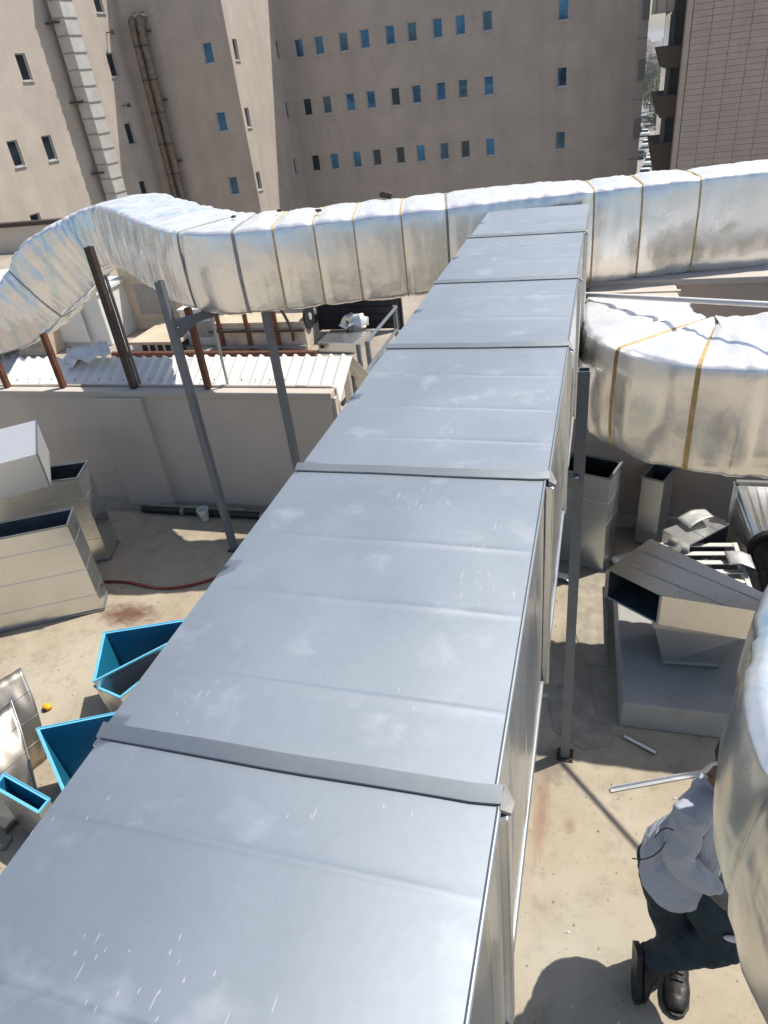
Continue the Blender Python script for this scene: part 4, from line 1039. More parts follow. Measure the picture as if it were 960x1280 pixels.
m = MB(); m.bar(top[1] + Vector((0, 0, .003)), bot[1], .012, .012); m.build('mouth_rim', M_slip, t)
m = MB(); m.bar(top[0], bot[0], .012, .012); m.build('mouth_rim', M_slip, t)
# hopper under it
ta, tb = atz(818, 783, .47), atz(934, 797, .47); ba, bb = atz(829, 829, PT + .01), atz(897, 833, PT + .01)
t = thing('duct_hopper', 'tapered dark galvanised hopper standing on the grey plinth', 'duct', ((ba.x + bb.x) / 2, ba.y + .1, PT))
dv = Vector((.02, .36, 0)); db = Vector((.01, .28, 0))
t4 = [ta, tb, tb + dv, ta + dv]; b4 = [ba, bb, bb + db, ba + db]
shell(b4, t4, .008, [M_galvd, M_inner, M_slip], t)
rimring([p + Vector((0, 0, .008)) for p in b4], .014, .016, M_slip, t, (0, 0, 1)); rimring([p + Vector((0, 0, .02)) for p in t4], .012, .04, M_coping, t, (0, 0, 1))
m = MB(); m.hexa([p + Vector((0, 0, .042)) for p in t4], [p + Vector((0, 0, .083)) for p in t4]); m.build('top_plate', M_tan, t)
# square-to-round adaptor with black flexible hose
c0 = atz(945, 640, .62); c0 = aty(945, 636, 4.30)
t = thing('square_to_round_adaptor', 'square to round galvanised adaptor with black flexible hose', 'duct', (c0.x + .1, 4.3, 0))
c0 = aty(946, 632, 4.30); cx, cz, hs = c0.x + .02, c0.z, .17; rc = aty(966, 690, 4.02)
sq = [Vector((cx + a * hs, 4.30, cz + b_ * hs)) for a, b_ in ((-1, -1), (1, -1), (1, 1), (-1, 1))]
m = MB(); ns = 24; ringv = [Vector((rc.x + .12 * math.cos(6.2832 * k / ns - 2.356), 4.06, rc.z + .12 * math.sin(6.2832 * k / ns - 2.356))) for k in range(ns)]
sqv = [sq[int(k * 4 / ns)].lerp(sq[(int(k * 4 / ns) + 1) % 4], (k * 4 / ns) % 1) for k in range(ns)]
for k in range(ns): m.quad(sqv[k], sqv[(k + 1) % ns], ringv[(k + 1) % ns], ringv[k])
m.build('cone', M_galv, t, recalc=False); m = MB()
for k in range(4): m.bar(sq[k], sq[(k + 1) % 4], .03, .03, upv=(0, 1, 0))
m.build('square_frame', M_galvd, t); m = MB()
m.tube([(rc.x, 4.065, rc.z), (rc.x, 4.02, rc.z)], .145, 24); m.build('round_collar', M_black, t, smooth=40)
hp = catmull([[rc.x, 4.03, rc.z], [rc.x + .01, 3.92, rc.z - .02], [rc.x + .03, 3.78, rc.z - .08], [rc.x + .10, 3.68, .32], [rc.x + .4, 3.62, .30]], 14)
m = MB(); m.tube([Vector(p) for p in hp], [.105 if k % 2 else .118 for k in range(len(hp))], 16); m.build('flexible_hose', M_black, t, smooth=30)
m = MB(); m.box(cx - .22, cx + .22, 4.27, 4.33, .003, cz - hs - .016); m.build('stand', M_galvd, t)

# ---- blue lined pieces on the left
def bluebox(pix, zr, depth, lab, th=.011):
    top = [atz(px, py, zr) for px, py in pix]; cen = sum(top, Vector()) / len(top)
    bot = [Vector((p.x + (cen.x - p.x) * .08, p.y + (cen.y - p.y) * .08, zr - depth)) for p in top]
    t = thing('lined_duct_piece', lab, 'duct', (cen.x, cen.y, zr - depth), 'blue lined duct pieces beside the bare duct')
    shell(bot, top, th, [M_galv, M_blue, M_bluel], t)
    rimring(top, .004, .010, M_bluel, t, (0, 0, 1), 'rim')
    return t
bluebox([(117, 852), (232, 793), (250, 772), (130, 791)], .46, .455, 'wedge shaped duct with bright blue lining beside the bare duct')
bluebox([(118, 858), (150, 872), (240, 800), (226, 796)], .40, .395, 'galvanised duct with pale blue edge behind the blue wedge')
bluebox([(88, 1010), (170, 960), (150, 890), (46, 911)], .42, .415, 'open box duct with deep blue lining near the duct joint')
bluebox([(-8, 984), (48, 1016), (62, 999), (5, 967)], .38, .375, 'low duct with pale blue edges near the shiny pieces')
# shiny bare pieces at the left edge
upright(atz(6, 1062, 0), atz(14, 1050, 0), .4, .26, 'short shiny galvanised collar at the bare duct edge', fbeads=(.5,))

# ================================================================== BEYOND THE PARAPET
LZ = -1.30
# corrugated roof sheets
t = thing('corrugated_roof', 'white ribbed sheet metal roof just beyond the parapet', 'roof', (-3.5, 5.4, 0))
xL, xR = -5.75, -2.05; Ya, Za, Yb, Zb, Yc, Zc_ = 4.98, CZ - 2.36, 5.52, CZ - 2.085, 6.3, CZ - 2.75
m = MB(); rib = .115; nn_ = int((xR - xL) / rib)
xs = []
for k in range(nn_):
    x = xL + k * rib
    xs += [(x, 0), (x + .022, .024), (x + .040, .024), (x + .060, 0)]
xs.append((xL + nn_ * rib, 0))
o = 0
for (y, z) in ((Ya, Za), (Yb, Zb), (Yc, Zc_)):
    for (x, h) in xs: m.v.append(Vector((x, y, z + h + .004 * mnoise.noise(Vector((x * 2, y, 0))))))
n = len(xs)
for j in range(2):
    for i in range(n - 1): m.f.append((j * n + i, j * n + i + 1, (j + 1) * n + i + 1, (j + 1) * n + i)); m.m.append(0)
ob = m.build('sheet', M_white, t, recalc=False); ob.modifiers.new('solid', 'SOLIDIFY').thickness = .003
for xx in (xL + .1, -3.7, xR - .1):
    m = MB(); m.box(xx - .03, xx + .03, Yb - .03, Yb + .03, LZ + .002, Zb - .01); m.build('prop', M_galvd, t)
m = MB()
rs = random.Random(3)
for i in range(22): m.tube([(xL + .17 + i * .14, 5.25, CZ - 2.205), (xL + .17 + i * .14, 5.25, CZ - 2.19)], .006, 6)
so_ = m.build('screws', M_tape, t); so_['kind'] = 'stuff'
# crumpled white tarpaulin over the sheet end
m = MB(); t = None
P00, P10, P11, P01 = aty(85, 440, 5.75), aty(135, 432, 5.7), aty(140, 448, 5.35), aty(85, 462, 5.35)
for j in range(14):
    for i in range(18):
        f = lambda a, b_: P00.lerp(P10, a).lerp(P01.lerp(P11, a), b_) + Vector((0, 0, .05 + .06 * mnoise.noise(Vector((a * 5, b_ * 4, 1)))))
        m.quad(f(i / 18, j / 14), f((i + 1) / 18, j / 14), f((i + 1) / 18, (j + 1) / 14), f(i / 18, (j + 1) / 14))
ob = m.build('tarpaulin', M_white, smooth=60); ob.modifiers.new('solid', 'SOLIDIFY').thickness = .01; tag(ob, 'crumpled white sheet draped over the ribbed roof end', 'tarpaulin')
m = MB()
P00, P10, P11, P01 = aty(0, 418, 6.2), aty(24, 420, 6.2), aty(26, 462, 5.6), aty(-6, 470, 5.6)
for j in range(10):
    for i in range(8):
        f = lambda a, b_: P00.lerp(P10, a).lerp(P01.lerp(P11, a), b_) + Vector((0, .05 * mnoise.noise(Vector((a * 4, b_ * 4, 5))), .05 * mnoise.noise(Vector((a * 4, b_ * 3, 8)))))
        m.quad(f(i / 8, j / 10), f((i + 1) / 8, j / 10), f((i + 1) / 8, (j + 1) / 10), f(i / 8, (j + 1) / 10))
ob = m.build('tarpaulin', M_offwhite, smooth=60); ob.modifiers.new('solid', 'SOLIDIFY').thickness = .01; tag(ob, 'pale sheet hanging below the drooping foil tail', 'tarpaulin')
def lroof(px, py): return atz(px, py, LZ)
# tall white cabinet
p0, p1, p2 = lroof(62, 436), lroof(141, 432), lroof(179, 408)
hA = aty(134, 368, p1.y).z
t = thing('white_cabinet', 'tall white plant cabinet beyond the ribbed roof', 'cabinet', (p0.x, p0.y, LZ))
v_ = p2 - p1
m = MB(); q = [p0, p1, p2, p0 + v_]; m.hexa([Vector((p.x, p.y, LZ)) for p in q], [Vector((p.x, p.y, hA)) for p in q]); m.build('casing', M_white, t, bevel=.02)
m = MB(); e = .05; q2 = [p0 + Vector((-e, -e, 0)), p1 + Vector((e, -e, 0)), p2 + Vector((e, e, 0)), p0 + v_ + Vector((-e, e, 0))]; m.hexa([Vector((p.x, p.y, hA)) for p in q2], [Vector((p.x, p.y, hA + .06)) for p in q2]); m.build('lid', M_white, t)
m = MB(); m.box(p0.x + .15, p0.x + 1.2, p0.y - .02, p0.y - .003, LZ + .15, hA - .15); m.build('door', M_white, t)
# sandy-topped unit with louvres
p0, p1 = lroof(166, 437), lroof(200, 441); ya = p1.y
t = thing('louvred_unit', 'low sandy topped unit with dark louvres beside the white cabinet', 'unit', (p1.x, ya, LZ))
zt_ = aty(200, 430, ya).z; x0_, x1_ = aty(166, 435, ya).x, aty(222, 430, ya).x
m = MB(); m.box(x0_, x1_, ya, ya + 2.4, LZ, zt_); m.build('casing', M_offwhite, t)
m = MB(); m.box(x0_ - .05, x1_ + .05, ya - .05, ya + 2.45, zt_, zt_ + .06); m.build('lid', M_tan, t)
for k in range(6):
    m = MB(); xx = x0_ + .25 + k * .19; m.box(xx, xx + .12, ya - .015, ya - .002, LZ + .05, zt_ - .02); m.build('louvre', M_dark, t)
m = MB(); m.box(x1_ + .002, x1_ + .02, ya + .1, ya + 2.2, LZ + .04, zt_ - .03); m.build('louvre', M_dark, t)
# stained cream air handler
p0, p1, p2 = lroof(275, 440), lroof(386, 439), lroof(401, 421)
zt_ = aty(381, 405, p1.y).z; v_ = p2 - p1
t = thing('air_handler', 'stained cream air handling unit with rusty top frame', 'air conditioner', (p0.x + 1, p0.y, LZ))
q = [p0, p1, p2, p0 + v_]
m = MB(); m.hexa([Vector((p.x, p.y, LZ)) for p in q], [Vector((p.x, p.y, zt_)) for p in q]); m.build('casing', M_acbody, t, bevel=.02)
m = MB(); m.hexa([Vector((p.x, p.y, zt_ + .003)) for p in q], [Vector((p.x, p.y, zt_ + .05)) for p in q]); m.build('lid', M_tan, t)
for f in (.05, .36, .68):
    a = p0.lerp(p1, f); m = MB(); m.box(a.x, a.x + .08, a.y - .05, a.y - .003, zt_ - .5, zt_ + .35); m.build('rusty_stay', M_rust, t)
m = MB(); m.bar((p0.x, p0.y - .06, LZ + .12), (p1.x, p1.y - .06, LZ + .12), .06, .05); m.build('base_rail', M_tape, t)
m = MB(); m.bar((p0.x - .1, p0.y - .06, zt_ - .1), (p1.x, p1.y - .06, zt_ - .1), .05, .05); m.build('top_rail', M_dbrown, t)
for f in (.3, .7):
    a = p1.lerp(p2, f); m = MB(); m.tube([(a.x + .002, a.y, LZ + .62), (a.x + .05, a.y, LZ + .62)], .24, 18); fg = m.build('fan_grille', M_dark, t); m = MB(); m.tube([(a.x + .05, a.y, LZ + .62), (a.x + .07, a.y, LZ + .62)], .07, 10); m.build('hub', M_wframe, fg)
m = MB(); a = p0.lerp(p1, .62); m.tube([Vector(v) for v in catmull([[a.x, a.y - .08, LZ + .3], [a.x + .02, a.y - .08, LZ + .85], [a.x + .3, a.y - .08, LZ + .95], [a.x + .5, a.y - .08, LZ + .5], [a.x + .5, a.y - .08, LZ + .25]], 8)], .03, 8); m.build('hose', M_dbrown, t, smooth=60)
# second, dirtier unit to its left
q0 = lroof(236, 436); m = MB(); zt2 = aty(240, 392, q0.y + 1.5).z
t = thing('air_handler', 'small brown stained unit between the posts beyond the parapet', 'air conditioner', (q0.x, q0.y + 1.5, LZ))
m.box(q0.x - .6, q0.x + .7, q0.y + 1.5, q0.y + 2.6, LZ, zt2); m.build('casing', M_acbody, t, bevel=.02)
m = MB(); m.box(q0.x - .4, q0.x + .5, q0.y + 1.47, q0.y + 1.498, LZ + .2, LZ + .9); m.build('vent', M_dark, t)
# silver box
p0, p1 = lroof(399, 441), lroof(444, 442); zt_ = aty(396, 428, p0.y).z; yb_ = atz(467, 411, zt_).y; xo = atz(416, 412, zt_).x - aty(396, 428, p0.y).x
t = thing('silver_unit', 'flat silver metal box unit beside the air handler', 'unit', (p0.x, p0.y, LZ))
m = MB(); q = [p0, p1, Vector((p1.x + xo * .3 + .1, yb_, LZ)), Vector((p0.x + xo * .3, yb_, LZ))]; m.hexa([Vector((p.x, p.y, LZ)) for p in q], [Vector((p.x, p.y, zt_)) for p in q]); m.build('casing', M_galv, t, bevel=.01)
m = MB(); c = q[3].lerp(q[2], .6); c.z = zt_ + .16
m.ell(c + Vector((0, 0, -.03)), (.30, .18, .16), 14, 10)
for v in m.v: v += Vector((mnoise.noise(v * 9), mnoise.noise(v * 9 + Vector((4, 0, 0))), mnoise.noise(v * 9 + Vector((0, 4, 0))))) * .09
m.build('crumpled_foil', M_foilw, t, smooth=25)
m = MB(); m.box(p0.x + .05, p0.x + .12, p0.y - .02, p0.y - .002, LZ + .1, zt_ - .05); m.build('handle', M_dark, t)
# dark slats added in place of the shaded gap behind the silver box
t = thing('gap_shade_screen', 'dark slatted screen added for the shaded gap behind the silver box', 'screen', (-4.6, 13.3, LZ))
xa, xb = aty(396, 400, 13.4).x, aty(500, 400, 13.4).x
for k in range(14):
    m = MB(); z = LZ + .06 + k * .16; m.hexa([(xa, 13.3, z), (xb, 13.3, z), (xb, 13.4, z + .03), (xa, 13.4, z + .03)], [(xa, 13.3, z + .13), (xb, 13.3, z + .13), (xb, 13.4, z + .155), (xa, 13.4, z + .155)]); m.build('louvre', M_dark, t)
for xx in (xa, (xa + xb) / 2, xb):
    m = MB(); m.box(xx - .05, xx + .05, 13.41, 13.5, LZ, LZ + 2.4); m.build('upright', M_dark, t)
# pipes on the lower roof
for k, (a, c, r, mat, lab) in enumerate(((lroof(150, 444), lroof(400, 443), .07, M_rust, 'long rusty pipe along the lower roof below the units'), (lroof(0, 402), lroof(120, 398), .08, M_dbrown, 'dark pipe run at the far left of the lower roof'))):
    m = MB(); m.tube([a + Vector((0, -.2, .09)), c + Vector((0, -.2, .09))], r, 8)
    for f in (.1, .5, .9): p = a.lerp(c, f); m.box(p.x - .06, p.x + .06, p.y - .3, p.y - .1, LZ + .001, LZ + .05)
    tag(m.build('roof_pipe', mat, smooth=40), lab, 'pipe')
# small white shed roof at the far left
a = aty(0, 372, 17); t = thing('roof_shed', 'low white roofed shed at the left end of the lower roof', 'shed', (a.x - 1, 17.5, LZ))
m = MB(); m.box(a.x - 4, a.x + 1.2, 17, 20, LZ, a.z); m.build('wall', M_beige, t)
m = MB(); m.box(a.x - 4.1, a.x + 1.4, 16.8, 20.2, a.z, a.z + .12); m.build('roof', M_white, t)
# grey stair railing beyond the parapet end
t = thing('stair_railing', 'grey tube stair railing behind the bare duct', 'railing', (-2.0, 6.5, 0))
RP = [(432, 505, 6.0), (447, 470, 6.6), (462, 460, 7.4), (478, 440, 8.2), (497, 408, 9.2)]
fA = lambda px, py, y: aty(px, py, y)
for (a, c) in (((422, 492, 5.6), (440, 456, 6.0)), ((440, 456, 6.0), (445, 458, 6.05)), ((458, 428, 7.6), (495, 384, 9.4)), ((448, 478, 6.6), (496, 412, 9.4)), ((428, 505, 5.6), (496, 424, 9.4))):
    m = MB(); m.tube([fA(*a), fA(*c)], .022, 8); m.build('rail', M_gpost, t, smooth=60)
for (a, c) in (((424, 520, 5.6), (421, 488, 5.6)), ((443, 500, 6.0), (438, 455, 6.0)), ((464, 466, 7.6), (460, 426, 7.6)), ((450, 450, 8.0), (447, 430, 8.0)), ((497, 424, 9.4), (495, 382, 9.4))):
    m = MB(); p = fA(*a); c_ = fA(*c); m.bar((p.x, p.y, LZ), (p.x, p.y, c_.z), .05, .05); m.build('rail_post', M_gpost, t)

# bent sheet pieces at the lower left (curved cheeks of an unfinished duct bend)
def bent_sheet(ba, bb, ta, tb, zh, bow, lab, nrib=3):
    a0, b0_, a1, b1_ = atz(*ba, .004), atz(*bb, .004), atz(*ta, zh), atz(*tb, zh)
    nrm = (b0_ - a0).cross(a1 - a0).normalized(); m = MB(); n = 16; k = 12
    if nrm.y > 0: nrm = -nrm
    G = [[a0.lerp(b0_, i / n).lerp(a1.lerp(b1_, i / n), j / k) + nrm * (bow * math.sin(math.pi * j / k) * (1 - .4 * i / n) + .012 * mnoise.noise(Vector((i * .3, j * .35, bow * 40)))) for i in range(n + 1)] for j in range(k + 1)]
    for r in G:
        for p in r: p.z = max(p.z, .004)
    for j in range(k):
        for i in range(n): m.quad(G[j][i], G[j][i + 1], G[j + 1][i + 1], G[j + 1][i])
    t = thing('bent_sheet', lab, 'metal sheet', tuple(a0.lerp(b0_, .5)), 'bent sheet pieces at the slab edge')
    o = m.build('sheet', M_galvb, t, smooth=40, recalc=False); md = o.modifiers.new('solid', 'SOLIDIFY'); md.thickness = .004; md.offset = 0
    for q in range(nrib):
        j = int(k * (q + 1) / (nrib + 1)); m = MB(); m.tube([p + nrm * .003 for p in G[j]], .0025, 5); m.build('seam_bead', M_slip, t, smooth=60)
    m = MB(); m.tube([r[0] for r in G], .004, 6); m.build('folded_edge', M_slip, t, smooth=60)
bent_sheet((58, 948), (8, 990), (26, 834), (-30, 868), .50, .07, 'tall curved shiny sheet piece leaning beside the tape measure')
bent_sheet((50, 1006), (-12, 1060), (14, 876), (-48, 930), .42, .06, 'curved shiny sheet piece behind the pale blue edged duct')
# sheet offcuts thrown on the right-hand pile
def offcut(pix, z, lab, curl=.02):
    q = [atz(px, py, z + dz) for (px, py, dz) in pix]; m = MB(); n = 8
    f = lambda a, b_: q[0].lerp(q[1], a).lerp(q[3].lerp(q[2], a), b_) + Vector((0, 0, curl * math.sin(math.pi * a) + .006 * mnoise.noise(Vector((a * 3, b_ * 3, z * 9)))))
    for j in range(n):
        for i in range(n): m.quad(f(i / n, j / n), f((i + 1) / n, j / n), f((i + 1) / n, (j + 1) / n), f(i / n, (j + 1) / n))
    o = m.build('sheet_offcut', M_galvl, smooth=30, recalc=False); md = o.modifiers.new('solid', 'SOLIDIFY'); md.thickness = .003
    return tag(o, lab, 'metal sheet', 'sheet offcuts on the duct pile')
offcut([(762, 698, 0), (798, 690, .02), (812, 700, .02), (768, 708, 0)], .012, 'flat sheet offcut on the slab behind the wedge transition')
offcut([(846, 648, .0), (880, 636, .02), (892, 646, .04), (862, 660, 0)], .46, 'curled sheet offcut lying on the pale flat duct')
offcut([(905, 690, 0), (938, 694, 0), (944, 712, .03), (912, 706, .01)], .38, 'small sheet offcut across the slatted frame')
offcut([(690, 716, 0), (716, 722, 0), (712, 728, .01), (688, 722, .01)], .012, 'narrow sheet strip on the slab behind the grey post')
# more plant on the lower roof
for (px, py, w, d, h, mat, lab) in ((258, 432, .9, .8, .75, M_offwhite, 'small off white box between the stained units'), (300, 420, 1.2, .8, 1.7, M_acbody, 'tall stained unit behind the cream air handler'), (205, 412, 1.6, 1.2, 1.5, M_tan, 'sandy box unit behind the louvred unit'),
                                    (40, 445, 1.2, .9, .8, M_tan, 'sandy low box below the drooping foil tail'), (352, 415, .8, .7, 1.75, M_beige, 'beige tall box behind the air handler fans')):
    p = lroof(px, py); t = thing('plant_box', lab, 'unit', (p.x, p.y, LZ))
    m = MB(); m.box(p.x - w / 2, p.x + w / 2, p.y, p.y + d, LZ, LZ + h); m.build('casing', mat, t, bevel=.02)
    m = MB(); m.box(p.x - w / 2 - .03, p.x + w / 2 + .03, p.y - .03, p.y + d + .03, LZ + h, LZ + h + .04); m.build('lid', mat, t)
    m = MB(); m.box(p.x - w * .3, p.x + w * .3, p.y - .012, p.y - .002, LZ + h * .25, LZ + h * .7); m.build('vent', M_tape, t)
# grit, swarf and screws strewn over the slab
rg = random.Random(12); m = MB()
for k in range(900):
    x = rg.uniform(-5, 1.4); y = rg.uniform(.6, 4.55); r = rg.uniform(.0018, .006)
    c = Vector((x, y, r * .5)); a = rg.uniform(0, 6.28); u = Vector((math.cos(a), math.sin(a), 0)) * r * rg.uniform(1, 2.2); v = Vector((-math.sin(a), math.cos(a), 0)) * r
    m.add([c - u, c + v, c + u, c - v, c + Vector((0, 0, r * .8))], [(0, 1, 4), (1, 2, 4), (2, 3, 4), (3, 0, 4)], 0 if rg.random() < .7 else 1)
gr = m.build('grit', [M_patch, M_paper], None, weld=False); gr['kind'] = 'stuff'

# ================================================================== THE WORKER
def eltube(m, pts, rad, lat, n=14):
    """elliptical limb: rad = [(half size across lat, half size along the third axis)], rounded ends"""
    pts = [Vector(p) for p in pts]; k = len(pts); lat = Vector(lat)
    P = [pts[0] + (pts[0] - pts[1]).normalized() * min(rad[0]) * .6] + pts + [pts[-1] + (pts[-1] - pts[-2]).normalized() * min(rad[-1]) * .6]
    Rr = [(rad[0][0] * .55, rad[0][1] * .55)] + list(rad) + [(rad[-1][0] * .55, rad[-1][1] * .55)]
    o = len(m.v); k = len(P)
    for i, p in enumerate(P):
        t = (P[min(i + 1, k - 1)] - P[max(i - 1, 0)]).normalized()
        a = (lat - t * lat.dot(t)).normalized(); b_ = t.cross(a)
        for j in range(n):
            q = 6.28319 * j / n; m.v.append(p + a * math.cos(q) * Rr[i][0] + b_ * math.sin(q) * Rr[i][1])
    for i in range(k - 1):
        for j in range(n): m.f.append((o + i * n + j, o + i * n + (j + 1) % n, o + (i + 1) * n + (j + 1) % n, o + (i + 1) * n + j)); m.m.append(0)
    m.f.append(tuple(o + j for j in reversed(range(n)))); m.m.append(0); m.f.append(tuple(o + (k - 1) * n + j for j in range(n))); m.m.append(0)
def fuse(m, name, mat, parent, vox, it=6, wr=0.0, wsc=20):
    ob = m.build(name, mat, parent, weld=False, recalc=False, smooth=180)
    md = ob.modifiers.new('remesh', 'REMESH'); md.mode = 'VOXEL'; md.voxel_size = vox; md.use_smooth_shade = True
    sm = ob.modifiers.new('smooth', 'SMOOTH'); sm.iterations = it; sm.factor = .5
    if wr:
        tx = bpy.data.textures.new(name + '_folds', 'CLOUDS'); tx.noise_scale = 1.0 / wsc; tx.noise_depth = 2
        dm = ob.modifiers.new('folds', 'DISPLACE'); dm.texture = tx; dm.strength = wr; dm.mid_level = .5; dm.texture_coords = 'LOCAL'
    return ob
V = Vector
worker = thing('person', 'worker in pale striped shirt, dark trousers and black boots bending behind foil duct', 'person', (.40, 1.50, 0))
pel = V((.400, 1.575, .715)); waist = V((.432, 1.585, .835)); chest = V((.448, 1.59, .965)); sho = V((.455, 1.595, 1.065)); nek = V((.482, 1.60, 1.150)); head = V((.535, 1.595, 1.275))
shN, shF = V((.372, 1.468, 1.105)), V((.535, 1.70, 1.085)); elN, elF = V((.345, 1.425, .925)), V((.66, 1.68, .95)); haN, haF = V((.478, 1.400, .835)), V((.665, 1.55, .82))
hS, kS, aS = V((.335, 1.575, .70)), V((.390, 1.53, .41)), V((.452, 1.560, .095)); hB, kB, aB = V((.435, 1.535, .70)), V((.562, 1.43, .50)), V((.348, 1.462, .185))
LATY = V((.5, .86, 0))
m = MB()
eltube(m, [pel, waist, chest, sho], [(.125, .10), (.105, .08), (.125, .085), (.115, .06)], LATY)
eltube(m, [sho, nek, nek + V((.01, 0, .04))], [(.06, .06), (.048, .05), (.048, .052)], LATY)
RH = Matrix.Rotation(R_(28), 3, 'Y')
m.ell(head, (.085, .068, .105), 18, 14, RH); m.ell(head + RH @ V((.03, 0, -.05)), (.052, .05, .055), 14, 10, RH)
eltube(m, [head + RH @ V((.078, 0, .01)), head + RH @ V((.098, 0, -.03))], [(.010, .010), (.015, .014)], LATY, 8)
for s in (-1, 1): m.ell(head + RH @ V((-.005, s * .07, -.005)), (.018, .008, .028), 8, 6, RH)
for a, e, h, s in ((shN, elN, haN, -1), (shF, elF, haF, 1)):
    eltube(m, [sho.lerp(a, .6), a, a.lerp(e, .5), e], [(.05, .05), (.048, .048), (.042, .042), (.034, .034)], (0, 1, .3))
    eltube(m, [e, e.lerp(h, .4), h], [(.035, .035), (.034, .033), (.022, .024)], (0, 1, .3))
for h, k, a in ((hS, kS, aS), (hB, kB, aB)):
    eltube(m, [h, h.lerp(k, .5), k], [(.078, .078), (.068, .066), (.05, .05)], (0, 1, .1))
    eltube(m, [k, k.lerp(a, .4), a], [(.05, .05), (.048, .047), (.03, .03)], (0, 1, .1))
# hands: palm, four fingers of different length, thumb from the side of the palm
for wv, fd, side, dn in ((haN, V((.75, -.05, -.66)), V((0, -1, 0)), V((-.6, 0, -.8))), (haF, V((.3, -.9, -.3)), V((1, .3, 0)), V((0, .2, -1)))):
    fd = fd.normalized(); side = (side - fd * side.dot(fd)).normalized(); pn = fd.cross(side).normalized()
    if pn.dot(dn) < 0: pn = -pn
    eltube(m, [wv, wv + fd * .035, wv + fd * .075], [(.024, .016), (.036, .014), (.037, .012)], side)
    for i, L in enumerate((.058, .068, .064, .050)):
        b0_ = wv + fd * .074 + side * (-.027 + .018 * i)
        k1 = b0_ + (fd * .9 + pn * .35).normalized() * L * .45; k2 = k1 + (fd * .45 + pn * .85).normalized() * L * .32; k3 = k2 + (fd * -.05 + pn).normalized() * L * .25
        m.tube([b0_ - fd * .012, b0_, k1, k2, k3], [.0088, .0088, .008, .0075, .006], 8)
    b0_ = wv + fd * .022 - side * .022
    m.tube([b0_, b0_ - side * .022 + fd * .012 + pn * .006, b0_ - side * .034 + fd * .036 + pn * .014, b0_ - side * .032 + fd * .056 + pn * .022], [.013, .0115, .0095, .0075], 8)
body = fuse(m, 'body', M_skin, worker, .0055, 3)
# face details
for s in (-1, 1):
    m = MB(); m.ell(head + RH @ V((.075, s * .028, .012)), (.012, .014, .010), 10, 8); m.build('eye', M_wplas, worker, smooth=60)
m = MB(); m.ell(head + RH @ V((.083, 0, -.062)), (.008, .022, .007), 10, 6, RH); m.build('mouth', plain('lips', (.20, .08, .06), .5), worker, smooth=60)
# hair
m = MB(); m.ell(head + RH @ V((-.014, 0, .022)), (.086, .074, .098), 18, 14, RH); m.ell(head + RH @ V((-.05, 0, -.02)), (.045, .06, .06), 12, 10, RH)
hr = fuse(m, 'hair', M_hair, worker, .008, 3, .012, 60)
# shirt with tail
m = MB()
low = V((.392, 1.545, .625))
eltube(m, [low, pel + V((-.005, 0, .02)), waist, chest, sho], [(.150, .135), (.152, .138), (.118, .102), (.124, .092), (.105, .062)], LATY, 22)
eltube(m, [V((.292, 1.535, .76)), V((.335, 1.555, .87))], [(.085, .03), (.07, .04)], LATY)
eltube(m, [sho + V((0, 0, -.02)), nek + V((-.006, 0, -.028))], [(.09, .075), (.058, .06)], LATY)
for a, e, h in ((shN, elN, haN), (shF, elF, haF)):
    w_ = e.lerp(h, .93)
    eltube(m, [sho.lerp(a, .45), a, a.lerp(e, .5), e], [(.060, .060), (.060, .060), (.054, .056), (.048, .048)], (0, 1, .3))
    eltube(m, [e, e.lerp(h, .45), w_], [(.048, .048), (.045, .045), (.034, .035)], (0, 1, .3))
shirt = fuse(m, 'shirt', M_shirt, worker, .0075, 5, .016, 16)
m = MB(); ring = [nek + V((-.004 + .062 * math.cos(q), .062 * math.sin(q), -.018 + .02 * math.cos(q))) for q in [6.2832 * i / 20 for i in range(21)]]
m.tube(ring, .013, 8, cap=False); m.build('collar', M_shirt, worker, smooth=60)
m = MB(); m.tube([nek + V((-.05, .0, -.01)), nek + V((-.075, -.02, .04)), nek + V((-.055, -.03, .10)), nek + V((-.03, -.05, .14))], .006, 6); m.build('white_cord', M_wplas, worker, smooth=60)
# trousers
m = MB()
eltube(m, [pel + V((-.004, 0, -.09)), pel + V((-.004, 0, .0))], [(.128, .108), (.122, .100)], LATY, 20)
for h, k, a, r in ((hS, kS, aS, 1), (hB, kB, aB, 1.0)):
    eltube(m, [h, h.lerp(k, .35), h.lerp(k, .75), k], [(.092, .092), (.094, .094), (.083, .083), (.076, .078)], (0, 1, .1), 16)
    eltube(m, [k, k.lerp(a, .4), k.lerp(a, .8), k.lerp(a, .98)], [(.076, .076), (.070, .070), (.062, .062), (.062, .060)], (0, 1, .1), 16)
fuse(m, 'trousers', M_trous, worker, .0075, 5, .020, 13)
m = MB(); pr = aty(904, 1149, 1.37); pr = kB.lerp(hB, .25) + V((.03, -.075, .045))
m.ell(pr, (.032, .010, .014), 12, 8); m.build('knee_sun_spot', M_wplas, worker, smooth=60)  # white blob standing in for a sunlit spot on the knee
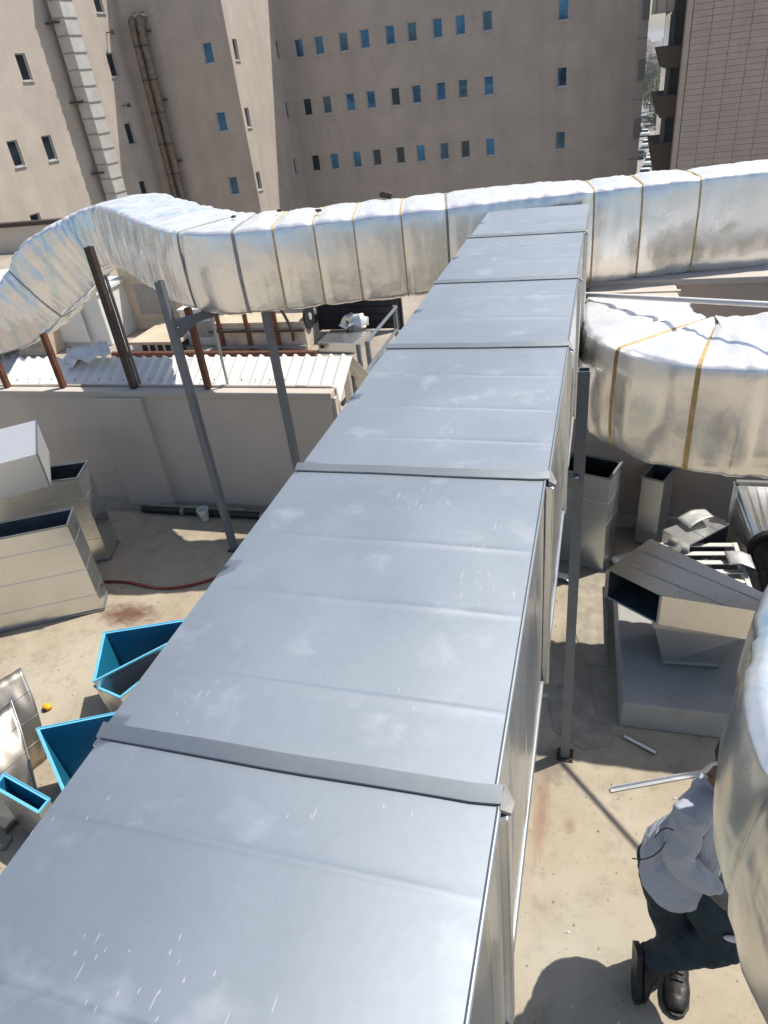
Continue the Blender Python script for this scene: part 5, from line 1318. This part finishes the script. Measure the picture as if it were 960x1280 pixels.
# boots: standing boot flat, rear boot on its toe
def boot(ank, heel, toe, upv, lab):
    heel = V(heel); toe = V(toe); upv = V(upv).normalized(); d = (toe - heel); L = d.length; d.normalize(); upv = (upv - d * upv.dot(d)).normalized(); s = d.cross(upv)
    m = MB()
    prof = [(0, .042, .075), (.12, .045, .085), (.3, .042, .08), (.5, .043, .066), (.7, .049, .05), (.85, .046, .042), (.97, .032, .032)]
    n = 14; o = len(m.v)
    for (f, w, h) in prof:
        c = heel + d * (f * L)
        for j in range(n):
            q = 6.2832 * j / n; m.v.append(c + s * w * math.cos(q) + upv * (h * .5 + h * .5 * math.sin(q)))
    for i in range(len(prof) - 1):
        for j in range(n): m.f.append((o + i * n + j, o + i * n + (j + 1) % n, o + (i + 1) * n + (j + 1) % n, o + (i + 1) * n + j)); m.m.append(0)
    m.f.append(tuple(o + j for j in reversed(range(n)))); m.m.append(0); m.f.append(tuple(o + 6 * n + j for j in range(n))); m.m.append(0)
    eltube(m, [heel + d * L * .2 + upv * .05, V(ank) + (heel + d * L * .2 - V(ank)) * .2], [(.043, .048), (.045, .05)], s)
    ob = fuse(m, 'boot', M_boot, worker, .006, 4, .006, 30)
    m = MB(); o = 0
    out = [(-.02, .030), (.02, .042), (.25, .043), (.45, .040), (.65, .050), (.85, .048), (.98, .030), (1.02, .012)]
    pl = [heel + d * (f * L) + s * w for f, w in out] + [heel + d * (f * L) - s * w for f, w in reversed(out)]
    k = len(pl); m.v += [p - upv * .016 for p in pl] + [p + upv * .006 for p in pl]
    m.f += [tuple(reversed(range(k))), tuple(range(k, 2 * k))] + [(i, (i + 1) % k, k + (i + 1) % k, k + i) for i in range(k)]; m.m += [0] * (k + 2)
    m.build('sole', M_black, ob, smooth=40)
    for i in range(4):
        c = heel + d * L * (.34 + .09 * i) + upv * (.083 - .008 * i); mm = MB(); mm.tube([c - s * .022, c + upv * .004, c + s * .022], .003, 6); mm.build('lace', M_black, ob)
boot(aS, (.462, 1.610, .018), (.440, 1.352, .018), (0, 0, 1), '')
boot(aB, (.293, 1.475, .215), (.300, 1.372, .014), (.95, .25, .15), '')
# glove on the near hand
m = MB(); fd = V((.75, -.05, -.66)).normalized()
eltube(m, [haN - fd * .02, haN + fd * .03, haN + fd * .08], [(.034, .028), (.043, .024), (.044, .022)], (0, -1, 0)); fuse(m, 'glove', M_glove, worker, .006, 3, .006, 40)
# brown cable hanging from his hand side
pts = [aty(px, py, 1.33) for px, py in ((838, 1038), (825, 1038), (818, 1047), (836, 1047))]
m = MB(); m.tube([Vector(q) for q in catmull([list(aty(a, b_, 1.33)) for a, b_ in ((832, 1052), (826, 1062), (816, 1070), (804, 1074), (790, 1073))], 6)], .0022, 6)
m.tube([Vector(q) for q in catmull([list(aty(a, b_, 1.33)) for a, b_ in ((842, 1038), (834, 1035), (826, 1038), (819, 1046))], 6)], .0022, 6)
tag(m.build('cable', M_dbrown, smooth=60), 'thin brown cable ends sticking out behind the worker', 'cable')

# ================================================================== AIR
m = MB(); m.box(-2600, 2600, -700, 4600, -18.4, 14.5)
hz = m.build('haze', None); hz.data.materials.clear()
hmat = bpy.data.materials.new('hazy_air'); hmat.use_nodes = True
hn = hmat.node_tree.nodes; hn.remove(hn['Principled BSDF'])
pv = hn.new('ShaderNodeVolumePrincipled'); pv.inputs['Color'].default_value = (.93, .93, .95, 1); pv.inputs['Density'].default_value = .00035; pv.inputs['Anisotropy'].default_value = .3
hmat.node_tree.links.new(pv.outputs[0], hn['Material Output'].inputs['Volume'])
hz.data.materials.append(hmat); hz['kind'] = 'stuff'
